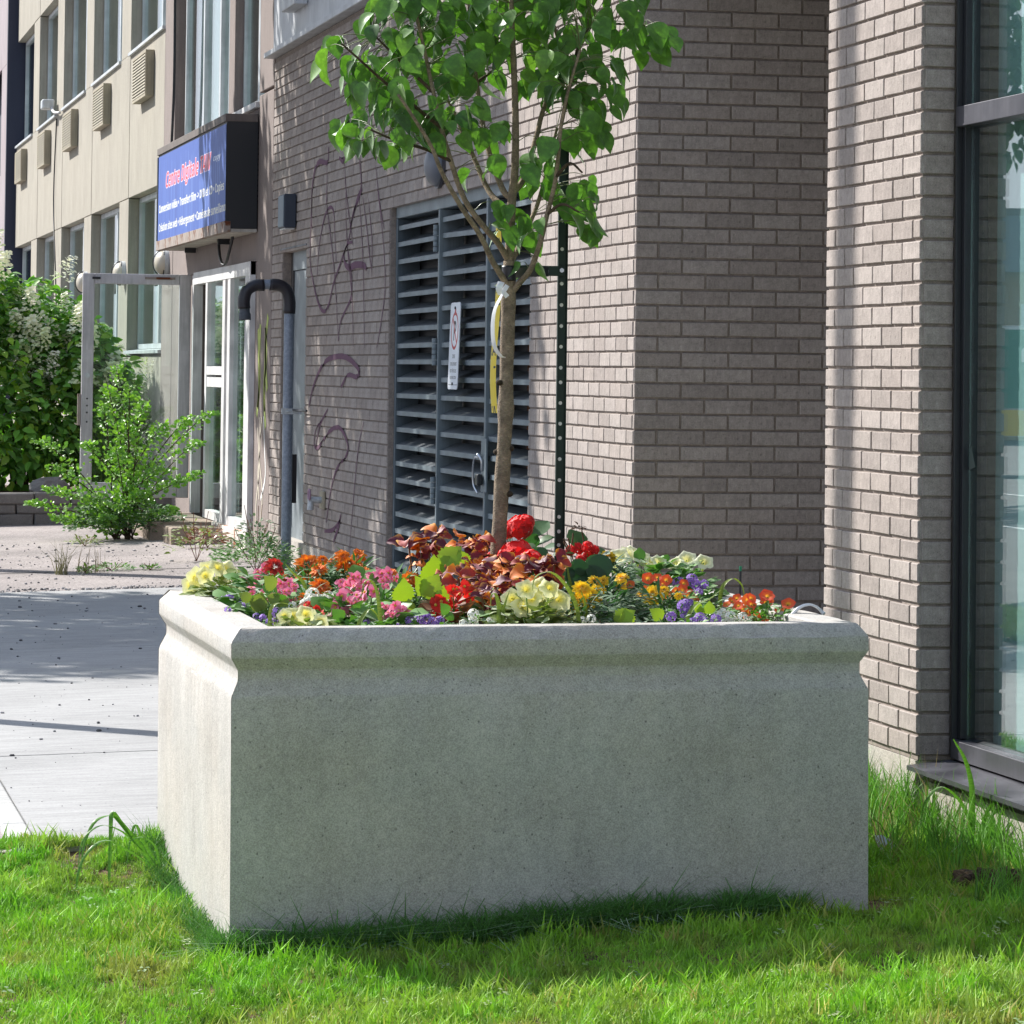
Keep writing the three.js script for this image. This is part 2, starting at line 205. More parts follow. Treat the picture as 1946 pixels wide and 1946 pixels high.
// measured places, in metres: [x, y, z, radius] of each flower, leaf and limb
const PLANTS=[["petunia","pale yellow petunia spilling over the rear left corner of the planter","petunia",[[1.317,0.825,-10.98,0.021],[1.299,0.802,-10.98,0.019],[1.335,0.833,-10.98,0.017],[1.35,0.849,-10.98,0.017],[1.376,0.857,-10.98,0.019],[1.4,0.846,-10.98,0.022]]],
["lobelia","purple lobelia nearest the rear left corner of the planter","lobelia",[[1.359,0.78,-10.75,0.009],[1.387,0.779,-10.75,0.014],[1.428,0.78,-10.75,0.012]]],
["lobelia","trailing purple lobelia hanging over the left rim","lobelia",[[1.309,0.78,-10.2,0.006],[1.353,0.79,-10.2,0.01],[1.38,0.766,-10.2,0.009]]],
["lobelia","purple lobelia at the front left inner corner","lobelia",[[1.386,0.801,-9.85,0.011],[1.371,0.773,-9.85,0.009],[1.387,0.774,-9.85,0.01]]],
["begoniaP","small pink begonia at the far left below the red pompon flower","begonia",[[1.471,0.876,-10.7,0.008],[1.463,0.857,-10.7,0.015],[1.454,0.839,-10.7,0.014],[1.48,0.846,-10.7,0.009],[1.472,0.864,-10.7,0.011]]],
["pomRed","single dark red pompon flower on a bare stem","marigold",[[1.501,0.876,-10.6,0.023]]],
["begoniaP","pink begonia with reddish leaves behind the left white flowers","begonia",[[1.459,0.843,-10.25,0.015],[1.482,0.84,-10.25,0.016],[1.491,0.849,-10.25,0.012],[1.43,0.816,-10.25,0.012],[1.499,0.806,-10.25,0.015],[1.381,0.826,-10.25,0.012],[1.47,0.83,-10.25,0.012]]],
["marigoldO","orange marigold at the back left, with two big heads one above the other","marigold",[[1.633,0.869,-10.85,0.028],[1.63,0.846,-10.85,0.024],[1.724,0.899,-10.85,0.016],[1.669,0.886,-10.85,0.013],[1.558,0.83,-10.85,0.014]]],
["marigoldO","orange marigold with one big head above the white flowers","marigold",[[1.591,0.834,-10.35,0.024],[1.541,0.807,-10.35,0.013]]],
["marigoldO","orange marigold with buds on tall stalks in front of the louvered door","marigold",[[1.724,0.899,-10.85,0.014],[1.748,0.878,-10.85,0.014],[1.787,0.89,-10.85,0.019],[1.771,0.912,-10.85,0.009],[1.727,0.868,-10.85,0.009]]],
["marigoldO","orange marigolds just behind the pink begonias","marigold",[[1.729,0.864,-10.45,0.02],[1.808,0.871,-10.45,0.012],[1.859,0.851,-10.45,0.02],[1.844,0.846,-10.45,0.012]]],
["alyssum","white flowers on the left behind the small red begonia","alyssum",[[1.531,0.828,-10.1,0.016],[1.521,0.813,-10.1,0.013],[1.548,0.811,-10.1,0.015],[1.579,0.823,-10.1,0.012],[1.502,0.808,-10.1,0.01],[1.48,0.796,-10.1,0.01],[1.568,0.801,-10.1,0.009]]],
["begoniaR","small bright red begonia among the white flowers on the left","begonia",[[1.504,0.804,-9.95,0.013],[1.518,0.792,-9.95,0.013],[1.542,0.806,-9.95,0.012]]],
["petunia","pale yellow petunia at the front left of the rim","petunia",[[1.403,0.793,-9.76,0.013],[1.428,0.791,-9.76,0.017],[1.456,0.802,-9.76,0.016],[1.471,0.784,-9.76,0.018],[1.492,0.781,-9.76,0.014]]],
["begoniaP","upper pink begonia in the middle of the left half","begonia",[[1.659,0.87,-10.2,0.016],[1.669,0.855,-10.2,0.018],[1.723,0.877,-10.2,0.019],[1.752,0.877,-10.2,0.018],[1.74,0.865,-10.2,0.013],[1.686,0.853,-10.2,0.013],[1.654,0.843,-10.2,0.015]]],
["begoniaP","large pink begonia at the front left centre","begonia",[[1.579,0.828,-9.9,0.022],[1.573,0.809,-9.9,0.014],[1.656,0.845,-9.9,0.02],[1.594,0.814,-9.9,0.013],[1.623,0.819,-9.9,0.011],[1.644,0.83,-9.9,0.013]]],
["begoniaP","deep pink begonia right of the arching grass blade","begonia",[[1.705,0.817,-9.78,0.017],[1.717,0.803,-9.78,0.014],[1.684,0.798,-9.78,0.01],[1.687,0.782,-9.78,0.013],[1.647,0.786,-9.78,0.009],[1.674,0.82,-9.78,0.009]]],
["begoniaR","red begonia in front of the chartreuse leaves","begonia",[[1.853,0.821,-9.95,0.022],[1.889,0.849,-9.95,0.019],[1.928,0.853,-9.95,0.019],[1.924,0.834,-9.95,0.02],[1.847,0.779,-9.95,0.013],[1.907,0.803,-9.95,0.013],[1.965,0.829,-9.95,0.012]]],
["verbena","purple verbena at the front rim below the red begonia","verbena",[[1.735,0.784,-9.74,0.011],[1.779,0.787,-9.74,0.016],[1.765,0.78,-9.74,0.011],[1.796,0.78,-9.74,0.011],[1.827,0.778,-9.74,0.011],[1.723,0.811,-9.74,0.008]]],
["verbena","tiny purple verbena at the front rim below the pink begonia","verbena",[[1.623,0.778,-9.74,0.008]]],
["alyssum","white flowers with green leaves at the front rim left of the petunias","alyssum",[[1.912,0.798,-9.74,0.013],[1.912,0.782,-9.74,0.011],[1.877,0.777,-9.74,0.009],[1.963,0.779,-9.74,0.009]]],
["geranium","tall red geranium head right behind the tree trunk","geranium",[[2.24,0.991,-10.75,0.03],[2.255,1.005,-10.75,0.02],[2.274,0.995,-10.75,0.011],[2.218,0.987,-10.75,0.016]]],
["geranium","broad red geranium mass low behind the orange coleus","geranium",[[2.154,0.924,-10.3,0.039],[2.134,0.914,-10.3,0.03],[2.177,0.914,-10.3,0.027],[2.117,0.907,-10.3,0.021]]],
["geranium","red geranium in ragged bloom right of the steel stake","geranium",[[2.375,0.937,-10.5,0.017],[2.388,0.945,-10.5,0.014],[2.409,0.937,-10.5,0.012],[2.409,0.922,-10.5,0.011]]],
["petunia","pale yellow petunia with many open blooms at the front centre","petunia",[[2.056,0.866,-9.78,0.019],[2.1,0.871,-9.78,0.017],[2.119,0.871,-9.78,0.019],[2.134,0.871,-9.78,0.011],[2.151,0.84,-9.78,0.024],[2.151,0.792,-9.78,0.023],[2.098,0.828,-9.78,0.021],[2.074,0.84,-9.78,0.017],[2.05,0.819,-9.78,0.02],[2.025,0.838,-9.78,0.02],[2.026,0.788,-9.78,0.02],[2.05,0.793,-9.78,0.017]]],
["marigoldY","single yellow marigold beside the dark round geranium leaves","marigold",[[2.451,0.914,-10.5,0.017]]],
["marigoldY","yellow marigolds in the middle of the right half","marigold",[[2.329,0.865,-10.05,0.016],[2.352,0.867,-10.05,0.013],[2.387,0.879,-10.05,0.015],[2.34,0.843,-10.05,0.01]]],
["marigoldY","yellow marigolds just right of the yellow petunias","marigold",[[2.236,0.859,-9.9,0.019],[2.273,0.84,-9.9,0.019],[2.231,0.837,-9.9,0.015]]],
["marigoldY","yellow marigold with one big head beside the orange calibrachoa","marigold",[[2.501,0.827,-10.1,0.022],[2.533,0.839,-10.1,0.013]]],
["petunia_pale","cream petunia with trumpets standing up at the back right","petunia",[[2.547,0.904,-10.75,0.021],[2.545,0.876,-10.75,0.016],[2.582,0.91,-10.75,0.017],[2.6,0.913,-10.75,0.021],[2.624,0.904,-10.75,0.019],[2.649,0.886,-10.75,0.019],[2.67,0.892,-10.75,0.016],[2.723,0.886,-10.75,0.017],[2.761,0.898,-10.75,0.019],[2.806,0.892,-10.75,0.019],[2.652,0.866,-10.75,0.016]]],
["cal","orange red calibrachoa mixed with purple verbena","calibrachoa",[[2.511,0.868,-10.2,0.012],[2.522,0.875,-10.2,0.009],[2.56,0.865,-10.2,0.011],[2.538,0.857,-10.2,0.009],[2.599,0.837,-10.2,0.011],[2.569,0.818,-10.2,0.014],[2.597,0.823,-10.2,0.011],[2.623,0.82,-10.2,0.015],[2.635,0.812,-10.2,0.009],[2.557,0.846,-10.2,0.009],[2.62,0.854,-10.2,0.009]]],
["verbena","purple verbena at the back right behind the calibrachoa","verbena",[[2.617,0.852,-10.3,0.014],[2.646,0.856,-10.3,0.011],[2.675,0.857,-10.3,0.014],[2.678,0.845,-10.3,0.012],[2.704,0.844,-10.3,0.012]]],
["verbena","purple verbena in the middle right below the calibrachoa","verbena",[[2.524,0.812,-9.9,0.015],[2.535,0.796,-9.9,0.01],[2.541,0.823,-9.9,0.009]]],
["verbena","purple verbena along the front rim at right","verbena",[[2.458,0.792,-9.76,0.012],[2.538,0.788,-9.76,0.013],[2.578,0.785,-9.76,0.013],[2.514,0.781,-9.76,0.009]]],
["alyssum","white flowers along the front rim right of centre","alyssum",[[2.605,0.789,-9.76,0.013],[2.63,0.789,-9.76,0.013],[2.652,0.791,-9.76,0.012],[2.621,0.799,-9.76,0.01],[2.215,0.78,-9.76,0.01],[2.239,0.785,-9.76,0.011]]],
["cal","orange red calibrachoa at the far right of the planter","calibrachoa",[[2.792,0.835,-10.0,0.013],[2.816,0.829,-10.0,0.013],[2.813,0.811,-10.0,0.012],[2.852,0.813,-10.0,0.013],[2.751,0.827,-10.0,0.01],[2.748,0.811,-10.0,0.01],[2.767,0.776,-10.0,0.016],[2.759,0.786,-10.0,0.012],[2.845,0.789,-10.0,0.009],[2.705,0.808,-10.0,0.009],[2.722,0.824,-10.0,0.009]]]];
const COLEUS=[[[1.953,0.946,-10.65,0.046],[1.896,0.941,-10.65,0.039],[1.989,0.97,-10.65,0.039],[1.932,0.918,-10.65,0.031],[1.92,0.893,-10.65,0.031],[1.984,0.934,-10.65,0.034]],[[2.02,0.956,-10.55,0.037],[2.058,0.944,-10.55,0.043],[2.097,0.947,-10.55,0.037],[2.077,0.914,-10.55,0.037],[2.105,0.964,-10.55,0.031]],[[1.905,0.883,-10.1,0.035],[1.93,0.881,-10.1,0.035],[1.974,0.898,-10.1,0.044],[1.95,0.864,-10.1,0.032],[2.021,0.873,-10.1,0.029],[2.034,0.893,-10.1,0.035],[1.999,0.844,-10.1,0.032]],[[2.04,0.929,-10.35,0.033],[2.045,0.959,-10.35,0.036],[2.036,0.884,-10.35,0.039],[2.056,0.909,-10.35,0.03],[2.059,0.859,-10.35,0.03]],[[2.059,0.898,-10.15,0.036],[2.051,0.876,-10.15,0.036],[2.099,0.893,-10.15,0.036],[2.106,0.873,-10.15,0.033],[2.083,0.91,-10.15,0.03],[2.111,0.905,-10.15,0.033],[2.074,0.885,-10.15,0.03]],[[2.14,0.906,-10.05,0.044],[2.179,0.911,-10.05,0.041],[2.214,0.913,-10.05,0.035],[2.194,0.927,-10.05,0.032],[2.12,0.923,-10.05,0.029],[2.19,0.877,-10.05,0.032],[2.125,0.877,-10.05,0.029],[2.205,0.864,-10.05,0.027]],[[2.006,0.861,-9.9,0.035],[1.992,0.838,-9.9,0.032],[1.977,0.857,-9.9,0.029],[2.028,0.845,-9.9,0.029],[2.079,0.873,-9.9,0.029],[1.958,0.842,-9.9,0.029],[1.999,0.811,-9.9,0.026]]];
const LIME=[[[1.905,0.887,-10.3,0.045],[1.957,0.929,-10.3,0.042],[1.947,0.906,-10.3,0.033],[1.987,0.921,-10.3,0.027]],[[1.758,0.849,-9.95,0.038],[1.804,0.865,-9.95,0.032],[1.836,0.863,-9.95,0.041],[1.773,0.81,-9.95,0.02],[1.865,0.841,-9.95,0.026]],[[1.549,0.796,-9.78,0.023],[1.601,0.81,-9.78,0.017],[1.592,0.782,-9.78,0.017],[1.841,0.812,-9.78,0.02],[1.856,0.791,-9.78,0.014],[1.923,0.784,-9.78,0.02]],[[2.341,0.788,-9.78,0.035],[2.43,0.796,-9.78,0.026],[2.345,0.788,-9.78,0.026],[2.543,0.817,-9.78,0.017],[2.577,0.814,-9.78,0.02],[2.552,0.806,-9.78,0.014]],[[1.39,0.81,-10.15,0.029],[1.416,0.861,-10.15,0.026],[1.378,0.803,-10.15,0.026],[1.431,0.817,-10.15,0.021],[1.461,0.8,-10.15,0.021],[1.348,0.822,-10.15,0.021]]];
const ROUND=[[[2.334,0.87,-10.35,0.033],[2.401,0.895,-10.35,0.036],[2.306,0.874,-10.35,0.021],[2.344,0.892,-10.35,0.024],[2.229,0.932,-10.35,0.018],[2.383,0.88,-10.35,0.024]]];
const BLADES=[[[1.657,0.775,-9.72],[1.652,0.825,-9.72],[1.642,0.872,-9.72],[1.625,0.893,-9.72],[1.611,0.886,-9.72],[1.602,0.842,-9.72]],[[1.594,0.773,-9.7],[1.604,0.794,-9.7],[1.623,0.815,-9.7],[1.64,0.803,-9.7],[1.649,0.78,-9.7]],[[2.198,0.792,-9.72],[2.183,0.844,-9.72],[2.147,0.895,-9.72],[2.118,0.914,-9.72],[2.089,0.909,-9.72],[2.072,0.891,-9.72],[2.07,0.863,-9.72]],[[1.989,0.787,-9.73],[1.979,0.832,-9.73],[1.967,0.857,-9.73],[1.958,0.85,-9.73],[1.957,0.82,-9.73]],[[1.989,0.79,-9.73],[1.996,0.825,-9.73],[2.008,0.862,-9.73]],[[1.98,0.787,-9.73],[1.977,0.82,-9.73],[1.97,0.843,-9.73]],[[2.236,0.791,-9.8],[2.233,0.827,-9.8],[2.221,0.858,-9.8]],[[2.294,0.811,-10.2],[2.281,0.856,-10.2],[2.274,0.888,-10.2],[2.27,0.922,-10.2]],[[2.748,0.817,-10.3],[2.759,0.848,-10.3],[2.786,0.862,-10.3],[2.809,0.845,-10.3],[2.818,0.814,-10.3]],[[2.511,0.79,-9.75],[2.519,0.808,-9.75],[2.535,0.824,-9.75],[2.568,0.838,-9.75],[2.599,0.862,-9.75]],[[1.551,0.841,-10.4],[1.515,0.876,-10.4],[1.495,0.898,-10.4]],[[1.375,0.814,-9.8],[1.396,0.825,-9.8],[1.427,0.82,-9.8]]];
const STEMS=[[[2.4,0.851,-10.5],[2.397,0.897,-10.5],[2.38,0.993,-10.5]],[[2.363,0.876,-10.5],[2.341,0.94,-10.5],[2.325,0.967,-10.5]],[[1.478,0.831,-10.4],[1.477,0.866,-10.4]]];
const SPENT=[[2.369,0.997,-10.5,0.015]];
const LIMBS=[[[2.134,1.685,-10.4],[2.135,1.765,-10.4],[2.136,1.827,-10.4],[2.138,1.957,-10.39],[2.143,2.024,-10.38],[2.142,2.159,-10.37],[2.129,2.35,-10.35],[2.119,2.461,-10.33],[2.112,2.601,-10.32]],[[2.134,1.691,-10.4],[2.104,1.729,-10.37],[2.072,1.768,-10.34],[2.029,1.838,-10.3],[1.961,1.919,-10.25],[1.894,2.015,-10.2],[1.862,2.08,-10.18],[1.805,2.159,-10.15],[1.756,2.222,-10.13]],[[2.133,1.77,-10.4],[2.097,1.82,-10.38],[2.06,1.858,-10.37],[1.992,1.941,-10.35],[1.946,2.051,-10.33],[1.913,2.144,-10.31],[1.887,2.244,-10.3],[1.863,2.349,-10.3],[1.83,2.47,-10.28],[1.811,2.57,-10.28]],[[2.137,1.951,-10.39],[2.122,1.962,-10.4],[2.1,2.026,-10.44],[2.078,2.119,-10.48],[2.055,2.293,-10.52],[2.041,2.45,-10.55],[2.036,2.537,-10.56],[2.033,2.625,-10.58]],[[2.137,1.906,-10.4],[2.111,1.942,-10.46],[2.09,1.978,-10.5],[2.056,2.084,-10.57],[2.034,2.142,-10.6],[2.009,2.219,-10.64],[1.968,2.302,-10.68]],[[2.137,1.674,-10.4],[2.161,1.708,-10.38],[2.184,1.742,-10.35],[2.205,1.814,-10.32],[2.223,1.904,-10.3],[2.241,2.01,-10.27],[2.247,2.154,-10.24],[2.264,2.259,-10.22],[2.292,2.37,-10.2]],[[2.136,1.77,-10.4],[2.164,1.8,-10.44],[2.198,1.859,-10.48],[2.243,1.942,-10.53],[2.281,2.049,-10.58],[2.314,2.173,-10.6]],[[2.14,1.968,-10.39],[2.172,1.999,-10.42],[2.201,2.063,-10.45],[2.229,2.146,-10.48],[2.25,2.216,-10.5],[2.295,2.311,-10.52],[2.312,2.352,-10.52],[2.289,2.436,-10.5],[2.265,2.51,-10.5],[2.252,2.595,-10.5]],[[2.247,2.154,-10.24],[2.287,2.283,-10.3],[2.324,2.411,-10.34],[2.373,2.456,-10.38],[2.459,2.466,-10.4],[2.53,2.463,-10.4]],[[1.913,2.144,-10.31],[1.816,2.212,-10.28],[1.724,2.274,-10.24],[1.655,2.324,-10.2],[1.601,2.365,-10.18]],[[1.887,2.244,-10.3],[1.793,2.34,-10.35],[1.729,2.408,-10.38]],[[1.946,2.051,-10.33],[1.863,2.08,-10.28],[1.777,2.098,-10.24],[1.691,2.126,-10.2]],[[2.055,2.293,-10.52],[2.109,2.332,-10.56],[2.146,2.371,-10.6]],[[2.223,1.904,-10.3],[2.257,1.931,-10.25],[2.297,1.908,-10.22]],[[2.241,2.01,-10.27],[2.272,2.047,-10.22],[2.302,2.019,-10.2]]];
const CLUST=[[1.613,2.361,0.04,0.045,5],[1.744,2.326,0.09,0.096,34],[1.713,2.145,0.073,0.056,16],[1.809,2.175,0.096,0.096,32],[1.817,2.463,0.113,0.073,30],[1.962,2.321,0.068,0.079,14],[1.964,2.179,0.068,0.056,15],[2.077,2.364,0.062,0.068,12],[2.058,2.46,0.068,0.051,10],[2.221,2.385,0.09,0.13,42],[2.326,2.331,0.09,0.119,36],[2.412,2.471,0.085,0.062,18],[2.536,2.44,0.073,0.051,14],[2.34,2.178,0.073,0.062,15],[2.208,2.061,0.056,0.073,13],[2.313,1.984,0.056,0.062,10],[2.337,1.888,0.062,0.04,5],[2.111,1.911,0.056,0.056,7],[2.187,1.885,0.034,0.056,5],[2.171,1.765,0.017,0.023,1],[2.237,1.772,0.014,0.017,1],[2.052,2.046,0.04,0.028,3],[2.091,2.16,0.04,0.028,4],[2.427,2.226,0.017,0.023,2],[2.365,2.008,0.011,0.017,1],[2.139,2.502,0.147,0.04,22],[1.915,2.404,0.09,0.09,18],[2.265,2.563,0.226,0.051,40],[1.902,2.551,0.169,0.051,35]];
// ---------- ground: it climbs gently towards the buildings (to the right) ----------
const gy = (x) => 0.03 * (clamp(x, -2, 8) - 1.24);
const bumpN = fbm(6, 4, 101);
const lawnY = (x, z) => gy(x) + 0.01 - 0.036 * sm(-11.15, -10.7, z) - 0.03 * sm(-9.6, -8.4, z) - 0.045 * sm(2.9, 1.3, x) * sm(-11.1, -10.4, z) + ((bumpN(x * 0.13 + 5, z * 0.13 + 9) - 0.5) * 0.06 + (bumpN(x * 0.6 + 1, z * 0.6) - 0.5) * 0.03) * sm(0, 0.25, Math.hypot(Math.max(0, Math.max(1.24 - x, x - 2.96)), Math.max(0, Math.max(-11.26 - z, z + 9.52))));
function sheet(x0, x1, z0, z1, nx, nz, fy) {
  const pos = [], uv = [], idx = [];
  for (let j = 0; j <= nz; j++) for (let i = 0; i <= nx; i++) { const x = x0 + (x1 - x0) * i / nx, z = z0 + (z1 - z0) * j / nz; pos.push(x, fy(x, z), z); uv.push(x, -z); }
  for (let j = 0; j < nz; j++) for (let i = 0; i < nx; i++) { const a = j * (nx + 1) + i, b = a + nx + 1; idx.push(a, b, a + 1, b, b + 1, a + 1); }
  const g = new THREE.BufferGeometry(); g.setAttribute('position', new THREE.Float32BufferAttribute(pos, 3)); g.setAttribute('uv', new THREE.Float32BufferAttribute(uv, 2)); g.setIndex(idx); g.computeVertexNormals(); return g;
}
const struct = (name, g, m) => { const o = part(name, g, m, scene); o.userData.kind = 'structure'; return o; };
{
  const xs = [-400, -60, -3.05, -2, 0.8, 1.5, 2.2, 3, 8, 60, 400], zs = [-400, -120, -60, -30, -15.45, -11.25, -11.15, -3.55, -3.4, 60, 200], g = sheet(0, xs.length - 1, 0, zs.length - 1, xs.length - 1, zs.length - 1, () => 0), p = g.attributes.position, uv = g.attributes.uv;
  for (let i = 0; i < p.count; i++) { const x = xs[Math.round(p.getX(i))], z = zs[Math.round(p.getZ(i))]; p.setXYZ(i, x, gy(x) - (z > -11.2 && z < -3.5 && x > -3 ? 0.16 : 0.012), z); uv.setXY(i, x, -z); }
  g.computeVertexNormals(); struct('asphalt_ground', g, M.asphalt);
}
// the sidewalk the camera stands on
struct('sidewalk', sheet(-6, 12, -3.6, 3.5, 6, 6, (x) => gy(x) - 0.01), M.pad);
// concrete pad with a saw-cut joint, a crack-free far edge and a bright curb along its left
const padSheet = (x0, x1, z0, z1) => { const s = sheet(x0, x1, z0, z1, 8, 8, (x) => gy(x) + 0.006), e = []; const side = (a, b) => { const q = new THREE.BufferGeometry(), y = (v) => gy(v[0]); q.setAttribute('position', new THREE.Float32BufferAttribute([a[0], y(a) + 0.006, a[1], a[0], y(a) - 0.06, a[1], b[0], y(b) - 0.06, b[1], a[0], y(a) + 0.006, a[1], b[0], y(b) - 0.06, b[1], b[0], y(b) + 0.006, b[1]], 3)); q.setAttribute('uv', new THREE.Float32BufferAttribute([0, 0, 0, 0.06, 1, 0.06, 0, 0, 1, 0.06, 1, 0], 2)); q.computeVertexNormals(); e.push(q); }; side([x0, z1], [x1, z1]); side([x1, z1], [x1, z0]); side([x1, z0], [x0, z0]); side([x0, z0], [x0, z1]); return merge([s, ...e]); };
struct('concrete_pad', padSheet(0.885, 3.745, -13.86, -11.24), M.pad);
struct('concrete_pad', padSheet(0.885, 3.745, -18.9, -13.88), M.pad);
struct('concrete_pad', padSheet(0.885, 3.745, -23.55, -18.905), M.pad);
{ // the curb and its rounded nose
  const L = []; for (const [z0, z1] of [[-11.85, -11.24], [-15.2, -11.856], [-19.2, -15.206], [-23.55, -19.206]]) { const g = box(0.084, 0.1, z1 - z0, 0.012, 0.842, -0.045, (z0 + z1) / 2); const p = g.attributes.position; for (let i = 0; i < p.count; i++) p.setY(i, p.getY(i) + gy(p.getX(i)) + 0.004); L.push(g); }
  for (const g of L) struct('concrete_curb', g, M.curb);
}
// lawn: soil sheet, then blades
struct('lawn_soil', sheet(-3, 3.6, -11.3, -3.5, 110, 128, (x, z) => lawnY(x, z) - 0.004), M.soil);
struct('lawn_soil', sheet(2.7, 3.6, -15.4, -11.2, 18, 60, (x, z) => gy(x) + 0.012), M.soil);
// the street out of view that the shop window mirrors
struct('street', sheet(-60, -0.55, -120, -12, 12, 4, (x) => gy(x) - 0.008), M.road);
{
  const m = std({ color: lin(0.72, 0.72, 0.7) });
  for (const x of [-2.3, -2.75, -5.4, -9]) struct('lane_line', sheet(x - 0.06, x + 0.06, -110, -14, 1, 1, () => gy(x) - 0.004), m);
}
const verge = struct('verge_soil', sheet(-0.5, 0.55, -42, -16.5, 4, 40, (x) => gy(x) + 0.01), M.soil);

// ---------- brick masonry ----------
const BL = 0.213, BH = 0.0677, J = 0.010;
// a brick with a chamfered face: length along x, face towards +z at z = 0
function brickGeo(w, h, d, ox, oy, b = 0.0035, wob = 0) {
  const r = rng(Math.floor(ox * 7919) + 3), j = () => (r() - 0.5) * wob, x = w / 2, y = h / 2;
  const o = [[-x + j(), -y + j()], [x + j(), -y + j()], [x + j(), y + j()], [-x + j(), y + j()]], i = o.map(([a, c]) => [a - Math.sign(a) * b, c - Math.sign(c) * b]), f = i.map(() => j() * 0.5);
  const pos = [], q = (A, B, C, D) => pos.push(...A, ...B, ...C, ...A, ...C, ...D);
  const I = i.map((p, k) => [...p, f[k]]), O = o.map((p) => [...p, -b]), K = o.map((p) => [...p, -d]);
  q(I[0], I[1], I[2], I[3]);
  for (let k = 0; k < 4; k++) { const n = (k + 1) % 4; q(O[k], O[n], I[n], I[k]); q(K[k], K[n], O[n], O[k]); }
  const g = new THREE.BufferGeometry(); g.setAttribute('position', new THREE.Float32BufferAttribute(pos, 3)); g.computeVertexNormals(); return boxUV(g, ox, oy);
}
const brickTone = [[0.46, 0.405, 0.38], [0.435, 0.382, 0.355], [0.48, 0.425, 0.398], [0.41, 0.355, 0.33], [0.45, 0.39, 0.36], [0.385, 0.335, 0.312]].map((c) => std({ map: T.brick, bumpMap: T.brickB, bumpScale: 0.0018, color: lin(...c), roughness: 0.95 }));
const fullBrick = [], halfBrick = [];
for (let k = 0; k < 7; k++) { fullBrick.push(brickGeo(BL - J, BH - J, 0.09, 0.137 * k, 0.071 * k, 0.0022, 0.0022)); halfBrick.push(brickGeo(BL / 2 - J, BH - J, 0.09, 0.117 * k, 0.091 * k, 0.0022, 0.0022)); }
// rows of running bond along s in [s0,s1]; holes are [s0,s1,y0,y1]; put(s, y, width, kind) is called for each brick
function bond(s0, s1, y0, y1, holes, put, phase = 0) {
  const rows = Math.round((y1 - y0) / BH);
  for (let k = 0; k < rows; k++) {
    const yc = y0 + (k + 0.5) * BH, off = (k + phase) % 2 ? 0 : BL / 2;
    for (let s = s0 - off; s < s1 - 0.001; s += BL) {
      let parts = [[Math.max(s, s0), Math.min(s + BL, s1)]];
      for (const [a, b, c, d] of holes) if (yc > c && yc < d) parts = parts.flatMap(([p, q]) => q <= a || p >= b ? [[p, q]] : [[p, Math.min(q, a)], [Math.max(p, b), q]].filter(([u, v]) => v - u > 0.02));
      for (const [p, q] of parts) if (q - p > 0.03) put((p + q) / 2, yc, q - p);
    }
  }
}
const cutCache = new Map();
function brickFor(w) { if (Math.abs(w - BL) < 0.004) return fullBrick[Math.floor(R() * 7)]; if (Math.abs(w - BL / 2) < 0.004) return halfBrick[Math.floor(R() * 7)]; const k = Math.round(w * 100); if (!cutCache.has(k)) cutCache.set(k, brickGeo(k / 100 - J, BH - J, 0.09, k * 0.07, 0.3)); return cutCache.get(k); }
const tone = () => brickTone[Math.floor(Math.pow(R(), 1.15) * 6)];
const XW = 3.747, ZC = -15.548, BASE = 0.26;

// brick pier beside the shop window
{
  const w = thing('brick_pier', 'pale grey brick pier beside the shop window, striped by a narrow upright shadow', 'pier', [3.6, 0, -11.62]);
  part('mortar_core', ext(0.0085, 1.4, BASE - 0.012, 4.2, -0.52 + 0.0085, 0.518 - 0.0085), M.mortar, w);
  part('foundation', ext(0.004, 1.4, -0.2, BASE - 0.014, -3.9, 0.5), M.found, w);
  // face towards the street
  bond(-0.52, 0.518, BASE, 4.2, [], (s, y, l) => part('brick', brickFor(l), tone(), w, [rr(-0.001, 0.001), y, s], [0, -Math.PI / 2, 0]), 0);
  // the return beside the window: one header or half stretcher a course
  bond(0.0105, 0.0105 + BL * 0.5, BASE, 4.2, [], (s, y, l) => part('brick', halfBrick[Math.floor(R() * 7)], tone(), w, [0.0085 + BL / 4 - 0.0, y, 0.5178], null), 1);
  part('back_lining', ext(0.2, 1.39, BASE, 4.19, -0.53, -0.49), M.bronze, w);
  part('upper_storey', ext(0.03, 4, 4.21, 9, -3.9, 13), brickTone[1], w);
}
// shaded return wall of the recess
{
  const w = thing('brick_wall', 'shaded brown brick end wall facing the street between the louvered wall and the pier', 'wall', [XW, 0, ZC]);
  part('mortar_core', ext(0.012, 2.2, BASE - 0.012, 4.3, -0.5, -0.0085), M.mortar, w);
  part('soffit', ext(0.03, 3.5, 3.34, 4.2, 0.01, 3.4), M.bronze, w);   // the floor above spans the recess
  part('recess_wall', ext(2.2, 2.3, -0.1, 3.29, 0, 3.4), M.bronze, w);
  part('foundation', ext(0.004, 2.2, -0.2, BASE - 0.014, -0.4, -0.004), M.found, w);
  bond(0.0, 1.28, BASE, 4.0, [], (s, y, l) => part('brick', brickFor(l), tone(), w, [s, y, rr(-0.001, 0.001)]), 1);
  part('far_brickwork', ext(1.285, 2.2, BASE, 4.3, -0.09, -0.002), brickTone[1], w);
}
